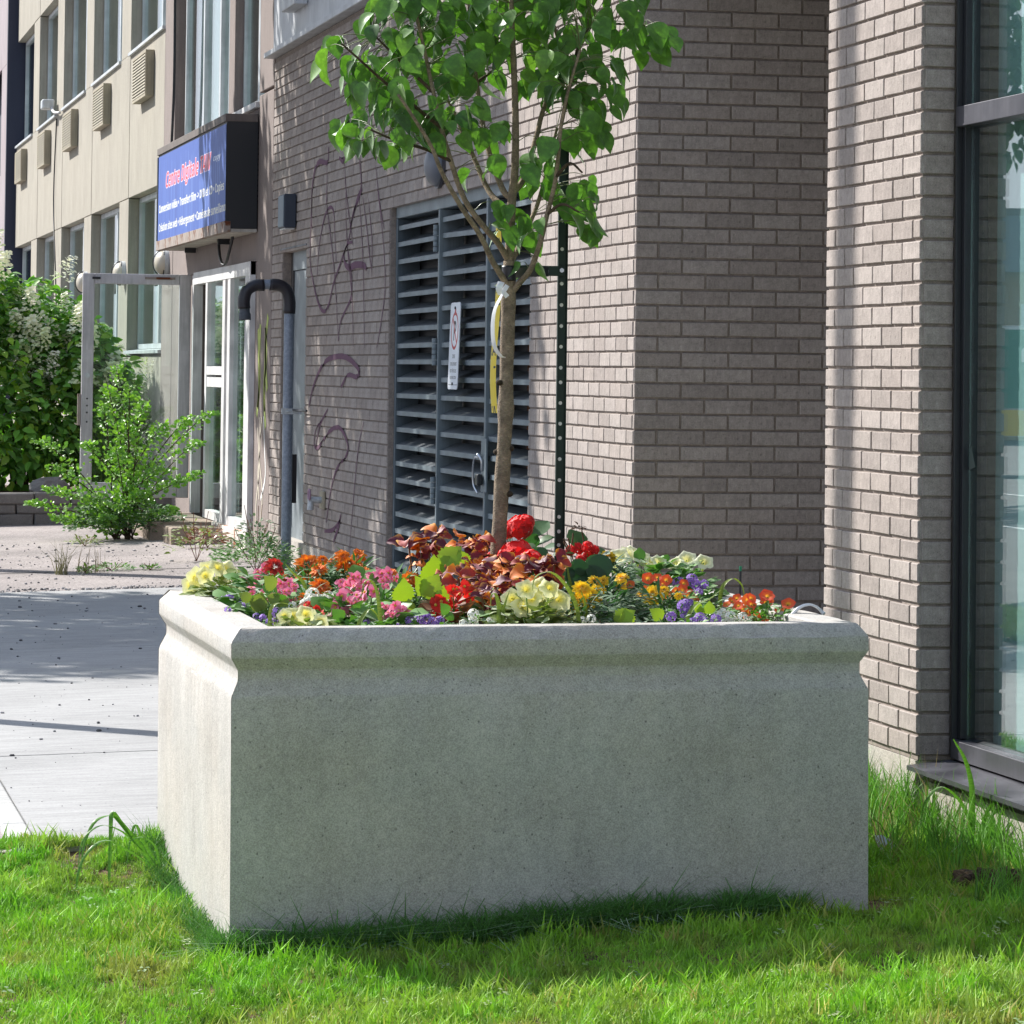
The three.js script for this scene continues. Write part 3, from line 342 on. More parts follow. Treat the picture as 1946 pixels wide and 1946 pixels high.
// long sunlit wall with the louvered doors
const LV = [-21.85, -17.75, 2.44], SD = [-26.43, -25.26, 2.32];
{
  const w = thing('brick_wall', 'long grey brick side wall with purple graffiti and louvered doors', 'wall', [XW, 0, ZC]);
  const holes = [[LV[0] - ZC, LV[1] - ZC, -1, LV[2]], [SD[0] - ZC, SD[1] - ZC, -1, SD[2]]], z0 = -26.97 - ZC;
  const core = [ext(0.0085, 0.6, LV[2], 3.745, z0, -0.0115), ext(0.0085, 0.6, BASE - 0.012, LV[2], LV[1] - ZC, -0.0115), ext(0.0085, 0.6, BASE - 0.012, LV[2], SD[1] - ZC, LV[0] - ZC), ext(0.0085, 0.6, BASE - 0.012, LV[2], z0, SD[0] - ZC), ext(0.0085, 0.6, SD[2], LV[2], SD[0] - ZC, SD[1] - ZC)];
  part('mortar_core', merge(core), M.mortar, w);
  part('foundation', ext(0.004, 0.6, -0.2, BASE - 0.014, z0, -0.4), M.found, w);
  const list = [];
  bond(z0, 0, BASE, 3.745, holes, (s, y, l) => list.push([s, y, l]), 0);
  const near = list.filter(([s, y]) => s > -1.95 && y > 0.5 && y < 3.25).sort((a, b) => b[0] - a[0]).slice(0, 300), nearSet = new Set(near);
  for (const [s, y, l] of near) part('brick', brickFor(l), tone(), w, [rr(-0.001, 0.001), y, s], [0, -Math.PI / 2, 0]);
  const rest = list.filter((b) => !nearSet.has(b)), im = new THREE.InstancedMesh(fullBrick[0], std({ map: T.brick, bumpMap: T.brickB, bumpScale: 0.0018, color: 0xffffff, roughness: 0.95 }), rest.length);
  im.name = 'far_bricks'; im.userData.kind = 'stuff'; const mm = new THREE.Matrix4(), q = new THREE.Quaternion().setFromEuler(new THREE.Euler(0, -Math.PI / 2, 0));
  rest.forEach(([s, y, l], i) => { mm.compose(V(rr(-0.0015, 0.0015), y, s), q, V((l - J) / (BL - J), 1, 1)); im.setMatrixAt(i, mm); im.setColorAt(i, tone().color); });
  im.castShadow = im.receiveShadow = true; w.add(im);
  // graffiti: thin purple spray lines lying on the brick faces, a millimetre thick
  const spray = std({ color: lin(0.115, 0.045, 0.085), roughness: 0.8 });
  const G = (pts, wd) => { const g = ribbon(pts.map(([z, y]) => [-0.0035, y, z - ZC]), (t) => wd * (0.55 + 0.45 * Math.sin(Math.PI * clamp(t * 1.0, 0.06, 0.94))), V(0, 0.25, 1), 0, 26); part('graffiti_line', g, spray, w); };
  for (const [p, wd] of GRAF) G(p, Math.max(0.009, wd * 0.38));
}
// extruded polygon: shape in (x,y), run along z
function prism(poly, z0, z1, bev = 0) {
  const s = new THREE.Shape(poly.map(([x, y]) => new THREE.Vector2(x, y))), g = new THREE.ExtrudeGeometry(s, { depth: z1 - z0, bevelEnabled: bev > 0, bevelSize: bev, bevelThickness: bev, bevelSegments: 1 });
  g.translate(0, 0, z0); return boxUV(g);
}
// plate facing -x (towards the street) carrying flat print: local x = world z, local y = up
function faceWest(w, h, m, parent, p, name = 'printed_face', tilt = 0) { const g = new THREE.PlaneGeometry(w, h); return part(name, g, m, parent, p, [0, -Math.PI / 2, tilt, 'YXZ']); }

// ---------- louvered doors ----------
{
  const w = thing('louvered_door', 'dark blue grey louvered double door in the brick wall', 'door', [XW + 0.05, 0, 0]);
  const [z0, z1, top] = LV, base = 0.24;
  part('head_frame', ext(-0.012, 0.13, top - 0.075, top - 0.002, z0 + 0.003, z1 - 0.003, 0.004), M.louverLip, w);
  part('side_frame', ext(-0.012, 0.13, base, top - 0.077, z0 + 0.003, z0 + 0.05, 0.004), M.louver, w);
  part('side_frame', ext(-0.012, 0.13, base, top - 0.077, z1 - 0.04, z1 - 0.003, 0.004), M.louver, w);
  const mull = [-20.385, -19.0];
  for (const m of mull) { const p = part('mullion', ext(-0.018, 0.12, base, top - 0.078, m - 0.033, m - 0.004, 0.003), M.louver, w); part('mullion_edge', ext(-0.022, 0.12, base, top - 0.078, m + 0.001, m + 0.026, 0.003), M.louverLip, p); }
  const cols = [[z0 + 0.053, mull[0] - 0.036], [mull[0] + 0.029, mull[1] - 0.036], [mull[1] + 0.029, z1 - 0.043]];
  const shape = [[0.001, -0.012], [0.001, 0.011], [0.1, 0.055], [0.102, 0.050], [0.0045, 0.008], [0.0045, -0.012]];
  const bent = (x, y) => [x, y];
  for (const [c, [a, b]] of cols.entries()) {
    const g = prism(shape.map(([x, y]) => bent(x, y)), -(b - a) / 2, (b - a) / 2), lg = ext(-0.004, 0.0005, -0.014, 0.013, -(b - a) / 2, (b - a) / 2);
    for (let k = 0; k < 21; k++) {
      const y = top - 0.135 - k * 0.1005;
      if (y < base + 0.02) break;
      const odd = (c === 1 && (k === 4 || k === 1)) ? 0.012 : 0;   // two blades hang crooked
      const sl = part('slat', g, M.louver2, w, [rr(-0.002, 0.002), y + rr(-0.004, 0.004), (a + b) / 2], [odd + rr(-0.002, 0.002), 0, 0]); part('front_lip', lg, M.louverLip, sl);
    }
  }
  part('dark_interior', ext(0.135, 0.16, base, top, z0 + 0.02, z1 - 0.02), M.black, w);
  part('plywood_backing', ext(0.112, 0.128, 0.85, 1.72, -18.55, z1 - 0.05), std({ map: T.bark, color: lin(0.34, 0.13, 0.03) }), w);
  const hinge = (y, z) => { const L = []; for (let i = 0; i < 5; i++) L.push(new THREE.CylinderGeometry(0.017, 0.017, 0.028, 10).translate(0, (i - 2) * 0.031, 0).toNonIndexed()); part('hinge', merge(L), M.louverLip, w, [-0.03, y, z]); };
  hinge(1.56, mull[0] - 0.03); hinge(0.78, mull[0] - 0.03); hinge(2.2, mull[0] - 0.03); hinge(0.8, z1 + 0.005);
  const lk = part('lock_plate', ext(-0.034, -0.022, 0.82, 1.1, mull[1] - 0.02, mull[1] + 0.11, 0.004), M.louverLip, w);
  part('hasp', tube([[-0.045, 1.0, mull[1] - 0.01], [-0.06, 1.02, mull[1] + 0.02], [-0.045, 0.99, mull[1] + 0.05], [-0.04, 0.93, mull[1] + 0.04]], 0.008, 6), M.steel, lk);
  part('padlock', box(0.03, 0.06, 0.07, 0.008, -0.055, 0.885, mull[1] + 0.03), M.blackMetal, lk);
  part('wire_loop', tube([[-0.045, 1.0, mull[1] + 0.0], [-0.05, 0.99, mull[1] - 0.12], [-0.045, 0.86, mull[1] - 0.16], [-0.03, 0.81, mull[1] - 0.12]], 0.006, 6), M.steel, lk);
}
// no-parking sign hung on the slats
{
  const w = thing('no_parking_sign', 'narrow white tow-away no parking sign on the louvered door', 'sign', [XW + 0.012, 1.59, -19.77]);
  const W = 0.285, H = 0.475, sh = new THREE.Shape(), r = 0.03; sh.moveTo(-W / 2 + r, -H / 2); sh.lineTo(W / 2 - r, -H / 2); sh.absarc(W / 2 - r, -H / 2 + r, r, -Math.PI / 2, 0); sh.lineTo(W / 2, H / 2 - r); sh.absarc(W / 2 - r, H / 2 - r, r, 0, Math.PI / 2); sh.lineTo(-W / 2 + r, H / 2); sh.absarc(-W / 2 + r, H / 2 - r, r, Math.PI / 2, Math.PI); sh.lineTo(-W / 2, -H / 2 + r); sh.absarc(-W / 2 + r, -H / 2 + r, r, Math.PI, Math.PI * 1.5);
  const t = canvasTex(570, 950, (c) => {
    c.fillStyle = '#dfe2e6'; c.fillRect(0, 0, 570, 950); c.strokeStyle = '#26282c'; c.lineWidth = 5; c.strokeRect(30, 880, 510, 20); c.fillStyle = '#dfe2e6'; c.fillRect(24, 870, 522, 14);
    c.strokeStyle = '#b3262b'; c.lineWidth = 34; c.beginPath(); c.arc(285, 310, 190, 0, 7); c.stroke();
    c.fillStyle = '#23252a'; c.font = 'bold 300px sans-serif'; c.textAlign = 'center'; c.fillText('P', 290, 415);
    c.beginPath(); c.moveTo(160, 170); c.lineTo(420, 450); c.stroke(); c.fillStyle = '#b3262b'; c.beginPath(); c.arc(285, 100, 40, 0, 7); c.fill();
    c.fillStyle = '#1d1e22'; c.font = 'bold 58px sans-serif'; c.fillText('ZONE', 285, 610); c.font = 'bold 50px sans-serif'; c.fillText("D'ENLÈVEMENT", 285, 690); c.fillText('DES VÉHICULES', 285, 765); c.font = 'bold 46px sans-serif'; c.fillText('◂EN INFRACTION▸', 285, 838);
  });
  const plate = part('plate', boxUV(new THREE.ExtrudeGeometry(sh, { depth: 0.003, bevelEnabled: false })), M.alu, w, [0, 0, 0], [0, -Math.PI / 2, 0]);
  const fg = new THREE.ShapeGeometry(sh), p = fg.attributes.position, uv = fg.attributes.uv; for (let i = 0; i < p.count; i++) uv.setXY(i, p.getX(i) / W + 0.5, p.getY(i) / H + 0.5);
  part('printed_face', fg, std({ map: t, roughness: 0.45 }), plate, [0, 0, 0.0042]);
  for (const s of [-1, 1]) part('bolt', new THREE.CylinderGeometry(0.008, 0.008, 0.006, 10).rotateX(Math.PI / 2), M.blackMetal, plate, [0.0, s * (H / 2 - 0.03), 0.007]);
  w.rotation.z = -0.03;
}
// yellow caution tape hanging on the doors
{
  const w = thing('caution_tape', 'strip of yellow caution tape hanging down the louvered door behind the tree trunk', 'tape', [XW - 0.03, 0, 0]);
  const t = canvasTex(128, 1024, (c) => { c.fillStyle = '#f2d31c'; c.fillRect(0, 0, 128, 1024); c.fillStyle = '#20201a'; c.font = 'bold 84px sans-serif'; for (let y = 120; y < 1024; y += 300) { c.save(); c.translate(64, y); c.fillText('CA', -58, 30); c.restore(); c.fillRect(90, y + 80, 30, 10); } });
  const m = phy({ map: t, transmission: 0.15, roughness: 0.6, side: THREE.DoubleSide });
  const strip = (pts, hw) => { const g = ribbon(pts, () => hw, V(0, 0.1, 1), 0.1, 14), p = g.attributes.position, uv = g.attributes.uv; const ys = pts.map((q) => q[1]), a = Math.min(...ys), b = Math.max(...ys); for (let i = 0; i < p.count; i++) uv.setXY(i, uv.getX(i) / hw / 2 + 0.5, (p.getY(i) - a) / 1.1); return part('tape_strip', g, m, w); };
  strip([[0, 2.21, -18.44], [0.01, 2.1, -18.45]], 0.06);
  strip([[0.02, 1.9, -18.5], [0.01, 1.7, -18.51], [0.0, 1.55, -18.515], [0.0, 1.4, -18.53], [0.01, 1.24, -18.53]], 0.075);
}
// ---------- narrow side door in its reveal ----------
{
  const w = thing('side_door', 'narrow grey steel side door set in the brick wall behind the vent pipe', 'door', [XW, 0, 0]), [a, b, t] = SD;
  const steel = std({ map: T.dirty, color: lin(0.27, 0.31, 0.345), roughness: 0.5, metalness: 0.1 }), fr = std({ map: T.dirty, color: lin(0.05, 0.045, 0.045), roughness: 0.6 });
  const leaf = part('door_leaf', ext(0.078, 0.12, 0.1, t - 0.16, a + 0.1, b - 0.09, 0.003), steel, w);
  part('frame', ext(0.066, 0.14, 0.08, t - 0.002, a + 0.003, a + 0.097, 0.003), fr, w);
  part('frame', ext(0.066, 0.14, 0.08, t - 0.002, b - 0.087, b - 0.003, 0.003), steel, w);
  part('head', ext(0.066, 0.14, t - 0.157, t - 0.004, a + 0.1, b - 0.09, 0.003), steel, w);
  for (const y of [0.42, 1.15, 1.85]) part('hinge', new THREE.CylinderGeometry(0.012, 0.012, 0.16, 8), M.alu, leaf, [0.068, y, a + 0.1]);
  part('threshold', ext(-0.02, 0.2, gy(XW) - 0.02, 0.098, a + 0.003, b - 0.003, 0.004), M.found, w);
  part('lintel_plate', ext(-0.006, 0.06, t - 0.008, t + 0.004, a - 0.08, b + 0.04), M.bronze, w);
}
// ---------- things on the brick wall ----------
{
  const w = thing('vent_pipe', 'galvanized gooseneck vent pipe with black rubber elbows beside the side door', 'pipe', [3.66, gy(3.66), -25.44]);
  const y0 = -gy(3.66);
  part('riser', tube([[0, y0 + 0.0, 0], [0, y0 + 0.6, 0], [0, y0 + 1.2, 0], [0, y0 + 1.9, 0]], 0.036, 14), M.galv, w);
  const arc = (cx, cy, s, r) => { const p = []; for (let i = 0; i <= 6; i++) { const a = i / 6 * Math.PI / 2; p.push([cx + s * (r - r * Math.cos(a)) * -1, cy + r * Math.sin(a), 0]); } return p; };
  part('elbow', tube([[0, y0 + 1.84, 0], [0, y0 + 1.93, 0], [-0.02, y0 + 2.0, 0], [-0.07, y0 + 2.035, 0], [-0.14, y0 + 2.04, 0]], 0.043, 14), M.pvcBlack, w);
  part('cross_pipe', tube([[-0.13, y0 + 2.04, 0], [-0.17, y0 + 2.04, 0], [-0.21, y0 + 2.035, 0]], 0.035, 14), M.galv, w);
  part('elbow', tube([[-0.18, y0 + 2.035, 0], [-0.25, y0 + 2.03, 0], [-0.3, y0 + 1.995, 0], [-0.318, y0 + 1.93, 0], [-0.315, y0 + 1.87, 0]], 0.043, 14), M.pvcBlack, w);
  part('outlet', tube([[-0.315, y0 + 1.89, 0], [-0.312, y0 + 1.83, 0], [-0.31, y0 + 1.79, 0]], (t) => 0.037 + 0.006 * (t > 0.45), 14), std({ color: lin(0.06, 0.07, 0.085), roughness: 0.5 }), w);
  part('clamp', merge([new THREE.TorusGeometry(0.04, 0.008, 6, 18).rotateX(Math.PI / 2).toNonIndexed().translate(0, y0 + 1.16, 0), ext(-0.05, 0.09, y0 + 1.14, y0 + 1.18, 0.034, 0.042)]), M.alu, w);
  part('clamp_rod', tube([[0.03, y0 + 1.17, 0.05], [0.04, y0 + 1.168, 0.3], [0.05, y0 + 1.17, 0.55]], 0.008, 6), M.blackMetal, w);
  part('tar_patch', ext(0.0, 0.075, y0 + 0.52, y0 + 0.86, -0.075, -0.045, 0.004), M.pvcBlack, w);
}
{
  const w = thing('wall_lamp', 'dark box-shaped wall lamp above the narrow side door', 'lamp', [XW, 2.44, -25.885]);
  part('housing', ext(-0.088, -0.004, 0.01, 0.25, -0.145, 0.145, 0.006), std({ color: lin(0.03, 0.04, 0.06), roughness: 0.5 }), w);
  part('front_plate', ext(-0.094, -0.0885, 0.02, 0.24, -0.135, 0.135, 0.002), std({ map: T.dirty, color: lin(0.19, 0.25, 0.31), roughness: 0.5 }), w);
  part('lens', ext(-0.08, -0.012, 0.0, 0.0095, -0.13, 0.13), M.white, w);
}
{
  const w = thing('alarm_dome', 'grey oval alarm dome on the brick wall above the louvered doors', 'alarm', [XW, 2.6, -20.2]);
  const g = new THREE.SphereGeometry(1, 20, 12, 0, Math.PI * 2, 0, Math.PI / 2).rotateZ(Math.PI / 2).scale(0.07, 0.12, 0.15); part('dome', g, std({ color: lin(0.11, 0.12, 0.145), roughness: 0.4 }), w, [-0.02, 0, 0]);
  part('base_ring', new THREE.CylinderGeometry(1, 1, 1, 24).rotateZ(Math.PI / 2).scale(0.02, 0.13, 0.16), M.bronze, w, [-0.011, 0, 0]);
}
{
  const w = thing('hose_tap', 'small weathered outdoor tap low on the brick wall near the side door', 'tap', [XW, 0.585, -24.3]);
  part('tap_body', merge([new THREE.CylinderGeometry(0.022, 0.022, 0.1, 12).rotateZ(Math.PI / 2).translate(-0.05, 0, 0).toNonIndexed(), new THREE.CylinderGeometry(0.02, 0.024, 0.07, 12).translate(-0.09, -0.03, 0).toNonIndexed()]), M.alu, w);
  part('wheel', new THREE.TorusGeometry(0.035, 0.008, 6, 14).rotateY(Math.PI / 2), std({ color: lin(0.35, 0.22, 0.3), roughness: 0.7 }), w, [-0.1, 0.035, 0]);
  part('wall_flange', box(0.018, 0.12, 0.16, 0.005, -0.01, 0, 0), M.tan, w);
}
{
  const w = thing('metal_cladding', 'light grey metal cladding panels above the brick wall', 'cladding', [XW, 0, 0]);
  let z = -26.8; for (const [k, l] of [2.7, 2.7, 2.7, 3.1].entries()) { part('panel', ext(-0.035, 0.5, 3.80, 6.6, z, z + l - 0.012, 0.004), M.panel, w); z += l; }
  part('flashing', prism([[-0.075, 3.752], [-0.07, 3.748], [0.3, 3.748], [0.3, 3.797], [-0.034, 3.797], [-0.075, 3.785]], -27.02, -15.6), M.panel, w);
  part('vent_hood', ext(-0.13, -0.036, 3.97, 4.25, -25.75, -25.1, 0.008), M.panel, w);
}
// ---------- cables on the brick ----------
function cable(label, pts, r = 0.008) { const c = part('cable', tube(pts, r, 6), M.blackMetal, scene); return tag(c, label, 'cable'); }

// ---------- brown stucco building with the shop sign ----------
function windowUnit(parent, z0, z1, y0, y1, X, mull, fm, gm, back) {
  const f = part('window', merge([ext(X - 0.03, X + 0.03, y0, y0 + 0.05, z0, z1), ext(X - 0.03, X + 0.03, y1 - 0.05, y1, z0, z1), ext(X - 0.03, X + 0.03, y0 + 0.05, y1 - 0.05, z0, z0 + 0.05), ext(X - 0.03, X + 0.03, y0 + 0.05, y1 - 0.05, z1 - 0.05, z1)]), fm, parent);
  const e = [z0 + 0.05, ...mull, z1 - 0.05];
  for (const m of mull) part('mullion', ext(X - 0.038, X + 0.03, y0 + 0.052, y1 - 0.052, m - 0.045, m + 0.045, 0.006), fm, f);
  for (let i = 0; i < e.length - 1; i++) part('pane', ext(X - 0.004, X + 0.004, y0 + 0.051, y1 - 0.051, e[i] + (i ? 0.046 : 0.001), e[i + 1] - (i < e.length - 2 ? 0.046 : 0.001)), gm, f);
  if (back) part('blind', ext(X + 0.12, X + 0.14, y0, y1, z0, z1), back, f);
  return f;
}
{
  const w = thing('stucco_building', 'brown stucco building with tall windows between the brick wall and the cream facade', 'building', [0, 0, 0]);
  const X = XW;
  part('wall', ext(X, X + 0.5, -0.1, 3.53, -27.785, -26.985, 0.01), M.brown, w); part('wall', ext(X, X + 0.5, 3.55, 8, -27.785, -26.985, 0.01), M.brown, w);
  part('wall', ext(X, X + 0.5, -0.1, 8, -34.44, -33.57, 0.01), M.brown, w);
  part('wall', ext(X + 0.005, X + 0.4, 2.27, 3.48, -33.568, -27.788), M.brown, w);
  part('mullion_pier', ext(X, X + 0.3, 3.49, 8, -29.66, -29.3, 0.01), M.brown, w);
  part('window_head', ext(X, X + 0.3, 7, 8, -33.568, -29.662), M.brown, w);
  part('wall', ext(X + 0.004, X + 0.4, -0.1, 2.265, -33.568, -31.84), M.brown, w);
  windowUnit(w, -33.35, -29.665, 3.49, 6.95, X + 0.1, [-31.9, -30.75], M.alu, M.oldGlass, M.blind);
  windowUnit(w, -29.295, -27.79, 3.49, 6.95, X + 0.1, [-28.3], M.alu, M.oldGlass, M.blind);
  part('sill', ext(X - 0.03, X + 0.1, 3.44, 3.488, -29.29, -27.79, 0.006), M.white, w); part('sill', ext(X - 0.03, X + 0.1, 3.44, 3.488, -33.35, -29.67, 0.006), M.white, w);
  part('vent_grille', merge(Array.from({ length: 14 }, (_, i) => ext(X - 0.03, X + 0.004, 2.72 + i * 0.04, 2.735 + i * 0.04, -28.25, -27.83))), M.blackMetal, w);
  part('wall', ext(X + 0.002, X + 0.3, -0.1, 2.266, -27.878, -27.788), M.brown, w);
  // shop front
  const sf = part('shop_front', merge([ext(X - 0.03, X + 0.05, 0.21, 2.25, -31.72, -31.62), ext(X - 0.03, X + 0.05, 0.21, 2.25, -30.76, -30.64), ext(X - 0.03, X + 0.05, 0.21, 2.25, -29.62, -29.46), ext(X - 0.03, X + 0.05, 0.21, 2.25, -29.3, -29.14), ext(X - 0.04, X + 0.05, 0.21, 2.272, -28.16, -27.88), ext(X - 0.035, X + 0.05, 2.17, 2.272, -31.615, -27.88)]), M.white, w);
  part('mid_rail', ext(X - 0.028, X + 0.045, 1.4, 1.47, -30.638, -29.622), M.white, sf); part('mid_rail', ext(X - 0.026, X + 0.045, 1.3, 1.38, -30.638, -29.622), M.white, sf);
  part('bottom_rail', ext(X - 0.028, X + 0.045, 0.21, 0.28, -30.638, -29.622), M.white, sf); part('bottom_rail', ext(X - 0.028, X + 0.045, 0.21, 0.28, -29.138, -28.162), M.white, sf);
  part('pane', ext(X + 0.004, X + 0.01, 1.471, 2.168, -30.639, -29.621), M.oldGlass, sf); part('pane', ext(X + 0.004, X + 0.01, 0.281, 1.299, -30.639, -29.621), M.oldGlass, sf); part('pane', ext(X + 0.004, X + 0.01, 0.281, 2.168, -29.139, -28.161), M.oldGlass, sf);
  part('base_sill', ext(X - 0.06, X + 0.3, gy(X) - 0.05, 0.208, -29.9, -27.8, 0.008), std({ map: T.rust, color: lin(0.78, 0.77, 0.74) }), w);
  part('shop_floor', ext(X + 0.31, X + 3, 0.1, 0.2, -33.5, -27.8), M.room, w);
  part('room_wall', ext(X + 1.2, X + 1.3, 0.2, 2.26, -33.5, -27.8), M.blind, w);
  for (let i = 0; i < 9; i++) part('blind_strip', ext(X + 0.13, X + 0.134, 0.3, 2.16, -30.58 + i * 0.108, -30.58 + i * 0.108 + 0.07), M.white, w, null, null);
}
{
  const w = thing('paint_streaks', 'yellow green and beige spray paint streaks on the brown stucco strip', 'graffiti', [XW - 0.0025, 0, 0]), ms = [std({ color: lin(0.42, 0.5, 0.14) }), std({ color: lin(0.5, 0.45, 0.36) }), std({ color: lin(0.7, 0.7, 0.68) })], r = rng(4);
  for (let i = 0; i < 9; i++) { const z = -27.7 + r() * 0.62, y = i < 5 ? 1.9 - r() * 0.15 : 1.2 - r() * 0.2, l = i < 5 ? 0.5 + r() * 0.25 : 0.6 + r() * 0.3; part('streak', ribbon([[0, y, z], [0, y - l * 0.35, z + (r() - 0.5) * 0.25], [0, y - l * 0.7, z + (r() - 0.5) * 0.3], [0, y - l, z + (r() - 0.5) * 0.2]], () => 0.018 + 0.02 * (i < 5), V(0, 0.1, 1), 0, 14), ms[i < 5 ? 0 : i < 8 ? 1 : 2], w); }
}
// open glass door standing out from the shop front
{
  const w = thing('glass_door', 'white framed glass door of the shop standing wide open', 'door', [XW - 0.01, 0, -31.83]);
  const x0 = -0.955, x1 = -0.02, y0 = 0.33, y1 = 2.26, d = 0.022, gm = phy({ color: lin(0.9, 0.96, 0.94), transmission: 1, thickness: 0, roughness: 0.03 });
  const paint = std({ map: T.dirty, color: lin(0.56, 0.55, 0.58), roughness: 0.55 });
  part('stile', ext(x0, x0 + 0.1, y0, y1, -d, d, 0.006), paint, w); part('stile', ext(x1 - 0.1, x1, y0, y1, -d, d, 0.006), paint, w);
  part('rail', ext(x0 + 0.101, x1 - 0.101, y1 - 0.09, y1, -d, d, 0.006), paint, w); part('rail', ext(x0 + 0.101, x1 - 0.101, y0, y0 + 0.13, -d, d, 0.006), paint, w);
  part('pane', ext(x0 + 0.101, x1 - 0.101, y0 + 0.131, y1 - 0.091, -0.003, 0.003), gm, w);
  part('lock_cylinder', new THREE.CylinderGeometry(0.022, 0.022, 0.05, 14).rotateX(Math.PI / 2), M.alu, w, [x0 + 0.05, 1.38, 0.012]);
  part('push_plate', ext(x0 - 0.03, x0 - 0.001, 0.95, 1.22, -0.012, 0.012, 0.003), M.rusty, w);
  for (const y of [0.98, 1.06, 1.12, 1.18]) part('screw_hole', new THREE.CylinderGeometry(0.008, 0.008, 0.004, 8).rotateX(Math.PI / 2), M.black, w, [x0 + 0.05, y, d + 0.001]);
  part('closer_bracket', ext(x0 + 0.08, x0 + 0.15, y1 - 0.05, y1 - 0.03, d, d + 0.01), M.black, w); part('closer_arm', ext(-0.42, -0.16, y1 - 0.045, y1 - 0.025, d + 0.002, d + 0.014), M.rusty, w);
}
// box sign above the shop front
{
  const w = thing('shop_sign', 'blue lettered box sign with rusty frame and black end above the glass door', 'sign', [0, 0, 0]);
  const x0 = 3.492, z0 = -32.62, z1 = -27.8, y0 = 2.487, y1 = 3.39;
  part('box_body', ext(x0 + 0.012, XW - 0.002, y0 + 0.03, y1 - 0.02, z0 + 0.02, z1 - 0.004, 0.004), M.black, w);
  part('frame_rail', ext(x0, XW - 0.004, y1 - 0.06, y1, z0, z1 - 0.001, 0.004), M.sfr, w); part('frame_rail', ext(x0, x0 + 0.05, y0, y0 + 0.085, z0, z1 - 0.001, 0.004), M.rusty, w);
  part('frame_end', ext(x0 + 0.001, x0 + 0.03, y0 + 0.086, y1 - 0.076, z0, z0 + 0.06), M.black, w);
  part('underside', ext(x0 + 0.052, XW - 0.004, y0 + 0.004, y0 + 0.028, z0 + 0.01, z1 - 0.01), std({ map: T.dirty, color: lin(0.5, 0.47, 0.43) }), w);
  const t = canvasTex(1024, 512, (c) => {
    c.fillStyle = '#3a5aa8'; c.fillRect(0, 0, 1024, 512); const r = rng(7);
    for (let i = 0; i < 260; i++) { c.fillStyle = `rgba(${r() < 0.6 ? '150,175,225' : '40,60,130'},${0.05 + r() * 0.16})`; const x = r() * 1024; c.fillRect(x, r() * 200, 2 + r() * 7, 200 + r() * 400); }
    c.textAlign = 'left'; c.lineJoin = 'round';
    const wt = (s, x, y, px, col, edge, italic, sx = 1) => { c.save(); c.translate(x, y); c.scale(sx, 1); c.font = `${italic ? 'italic ' : ''}bold ${px}px sans-serif`; if (edge) { c.strokeStyle = edge; c.lineWidth = 9; c.strokeText(s, 0, 0); } c.fillStyle = col; c.fillText(s, 0, 0); c.restore(); };
    wt('Centre Digitale TAW', 120, 205, 128, '#d83a48', '#e8d9e4', true, 0.56); wt('copy', 850, 170, 44, '#d9e0ee', null, true);
    wt('Conversion vidéo • Transfert film -> DVD et CD • Copies', 16, 345, 66, '#eceadc', null, false, 0.57); wt('Création sites web • Hébergement • Caméras de surveillance', 16, 460, 66, '#e6e3cf', null, false, 0.53);
  });
  faceWest(z1 - z0 - 0.075, y1 - y0 - 0.164, std({ map: t, roughness: 0.55 }), w, [x0 + 0.008, (y0 + y1) / 2 + 0.005, (z0 + z1) / 2 + 0.028]);
  for (const z of [-31.7, -29.4]) part('bracket', ext(x0 + 0.15, XW - 0.01, y0 - 0.04, y0 + 0.003, z, z + 0.03), M.blackMetal, w);
  part('hanging_cable', tube([[3.66, 2.5, -29.5], [3.66, 2.33, -29.35], [3.67, 2.28, -29.1], [3.68, 2.4, -28.9], [3.69, 2.5, -28.8]], 0.012, 6), M.blackMetal, w);
}
// ---------- cream facade ----------
const PIER = [[-38.63, -37.68], [-42.82, -41.92], [-47.05, -46.04], [-51.09, -50.08]], BAY = [[-37.68, -34.44], [-41.92, -38.63], [-46.04, -42.82], [-50.08, -47.05], [-54.3, -51.09]];
{
  const w = thing('cream_building', 'cream concrete facade with rows of narrow windows on two floors', 'building', [0, 0, 0]), X = XW, gap = 0.008;
  for (const [a, b] of [...BAY, ...PIER]) {
    part('spandrel_panel', ext(X + (PIER.some((p) => p[0] === a) ? -0.004 : 0), X + 0.5, 3.185, 4.66, a + gap / 2, b - gap / 2, 0.004), M.cream, w);
    part('spandrel_panel', ext(X + (PIER.some((p) => p[0] === a) ? -0.004 : 0), X + 0.5, 6.2, 9, a + gap / 2, b - gap / 2, 0.004), M.cream, w);
    part('base_wall', ext(X, X + 0.5, -0.1, 1.56, a + gap / 2, b - gap / 2, 0.004), M.cream, w);
  }
  for (const [a, b] of PIER) { part('pier', ext(X, X + 0.5, 4.665, 6.195, a, b, 0.006), M.cream, w); part('pier', ext(X, X + 0.5, 1.565, 3.18, a, b, 0.006), M.cream, w); }
  for (const [a, b] of BAY) {
    for (const [y0, y1] of [[4.665, 6.195], [1.62, 3.18]]) {
      windowUnit(w, a + 0.02, b - 0.004, y0 + 0.02, y1, X + 0.14, [a + (b - a) * 0.62], M.alu, M.oldGlass, M.blind);
      part('sill', prism([[-0.03, 0], [-0.03, 0.03], [0.105, 0.045], [0.105, 0]].map(([x, y]) => [X + x, y0 - 0.03 + y]), a + 0.004, b - 0.004), M.alu, w);
    }
  }
  part('core', ext(X + 0.5, X + 6, -0.1, 9, -54.3, -27), M.room, w);
}
const acGrille = merge(Array.from({ length: 13 }, (_, i) => ext(-0.008, 0.0, 0.03 + i * 0.03, 0.044 + i * 0.03, -0.6, 0.6)));
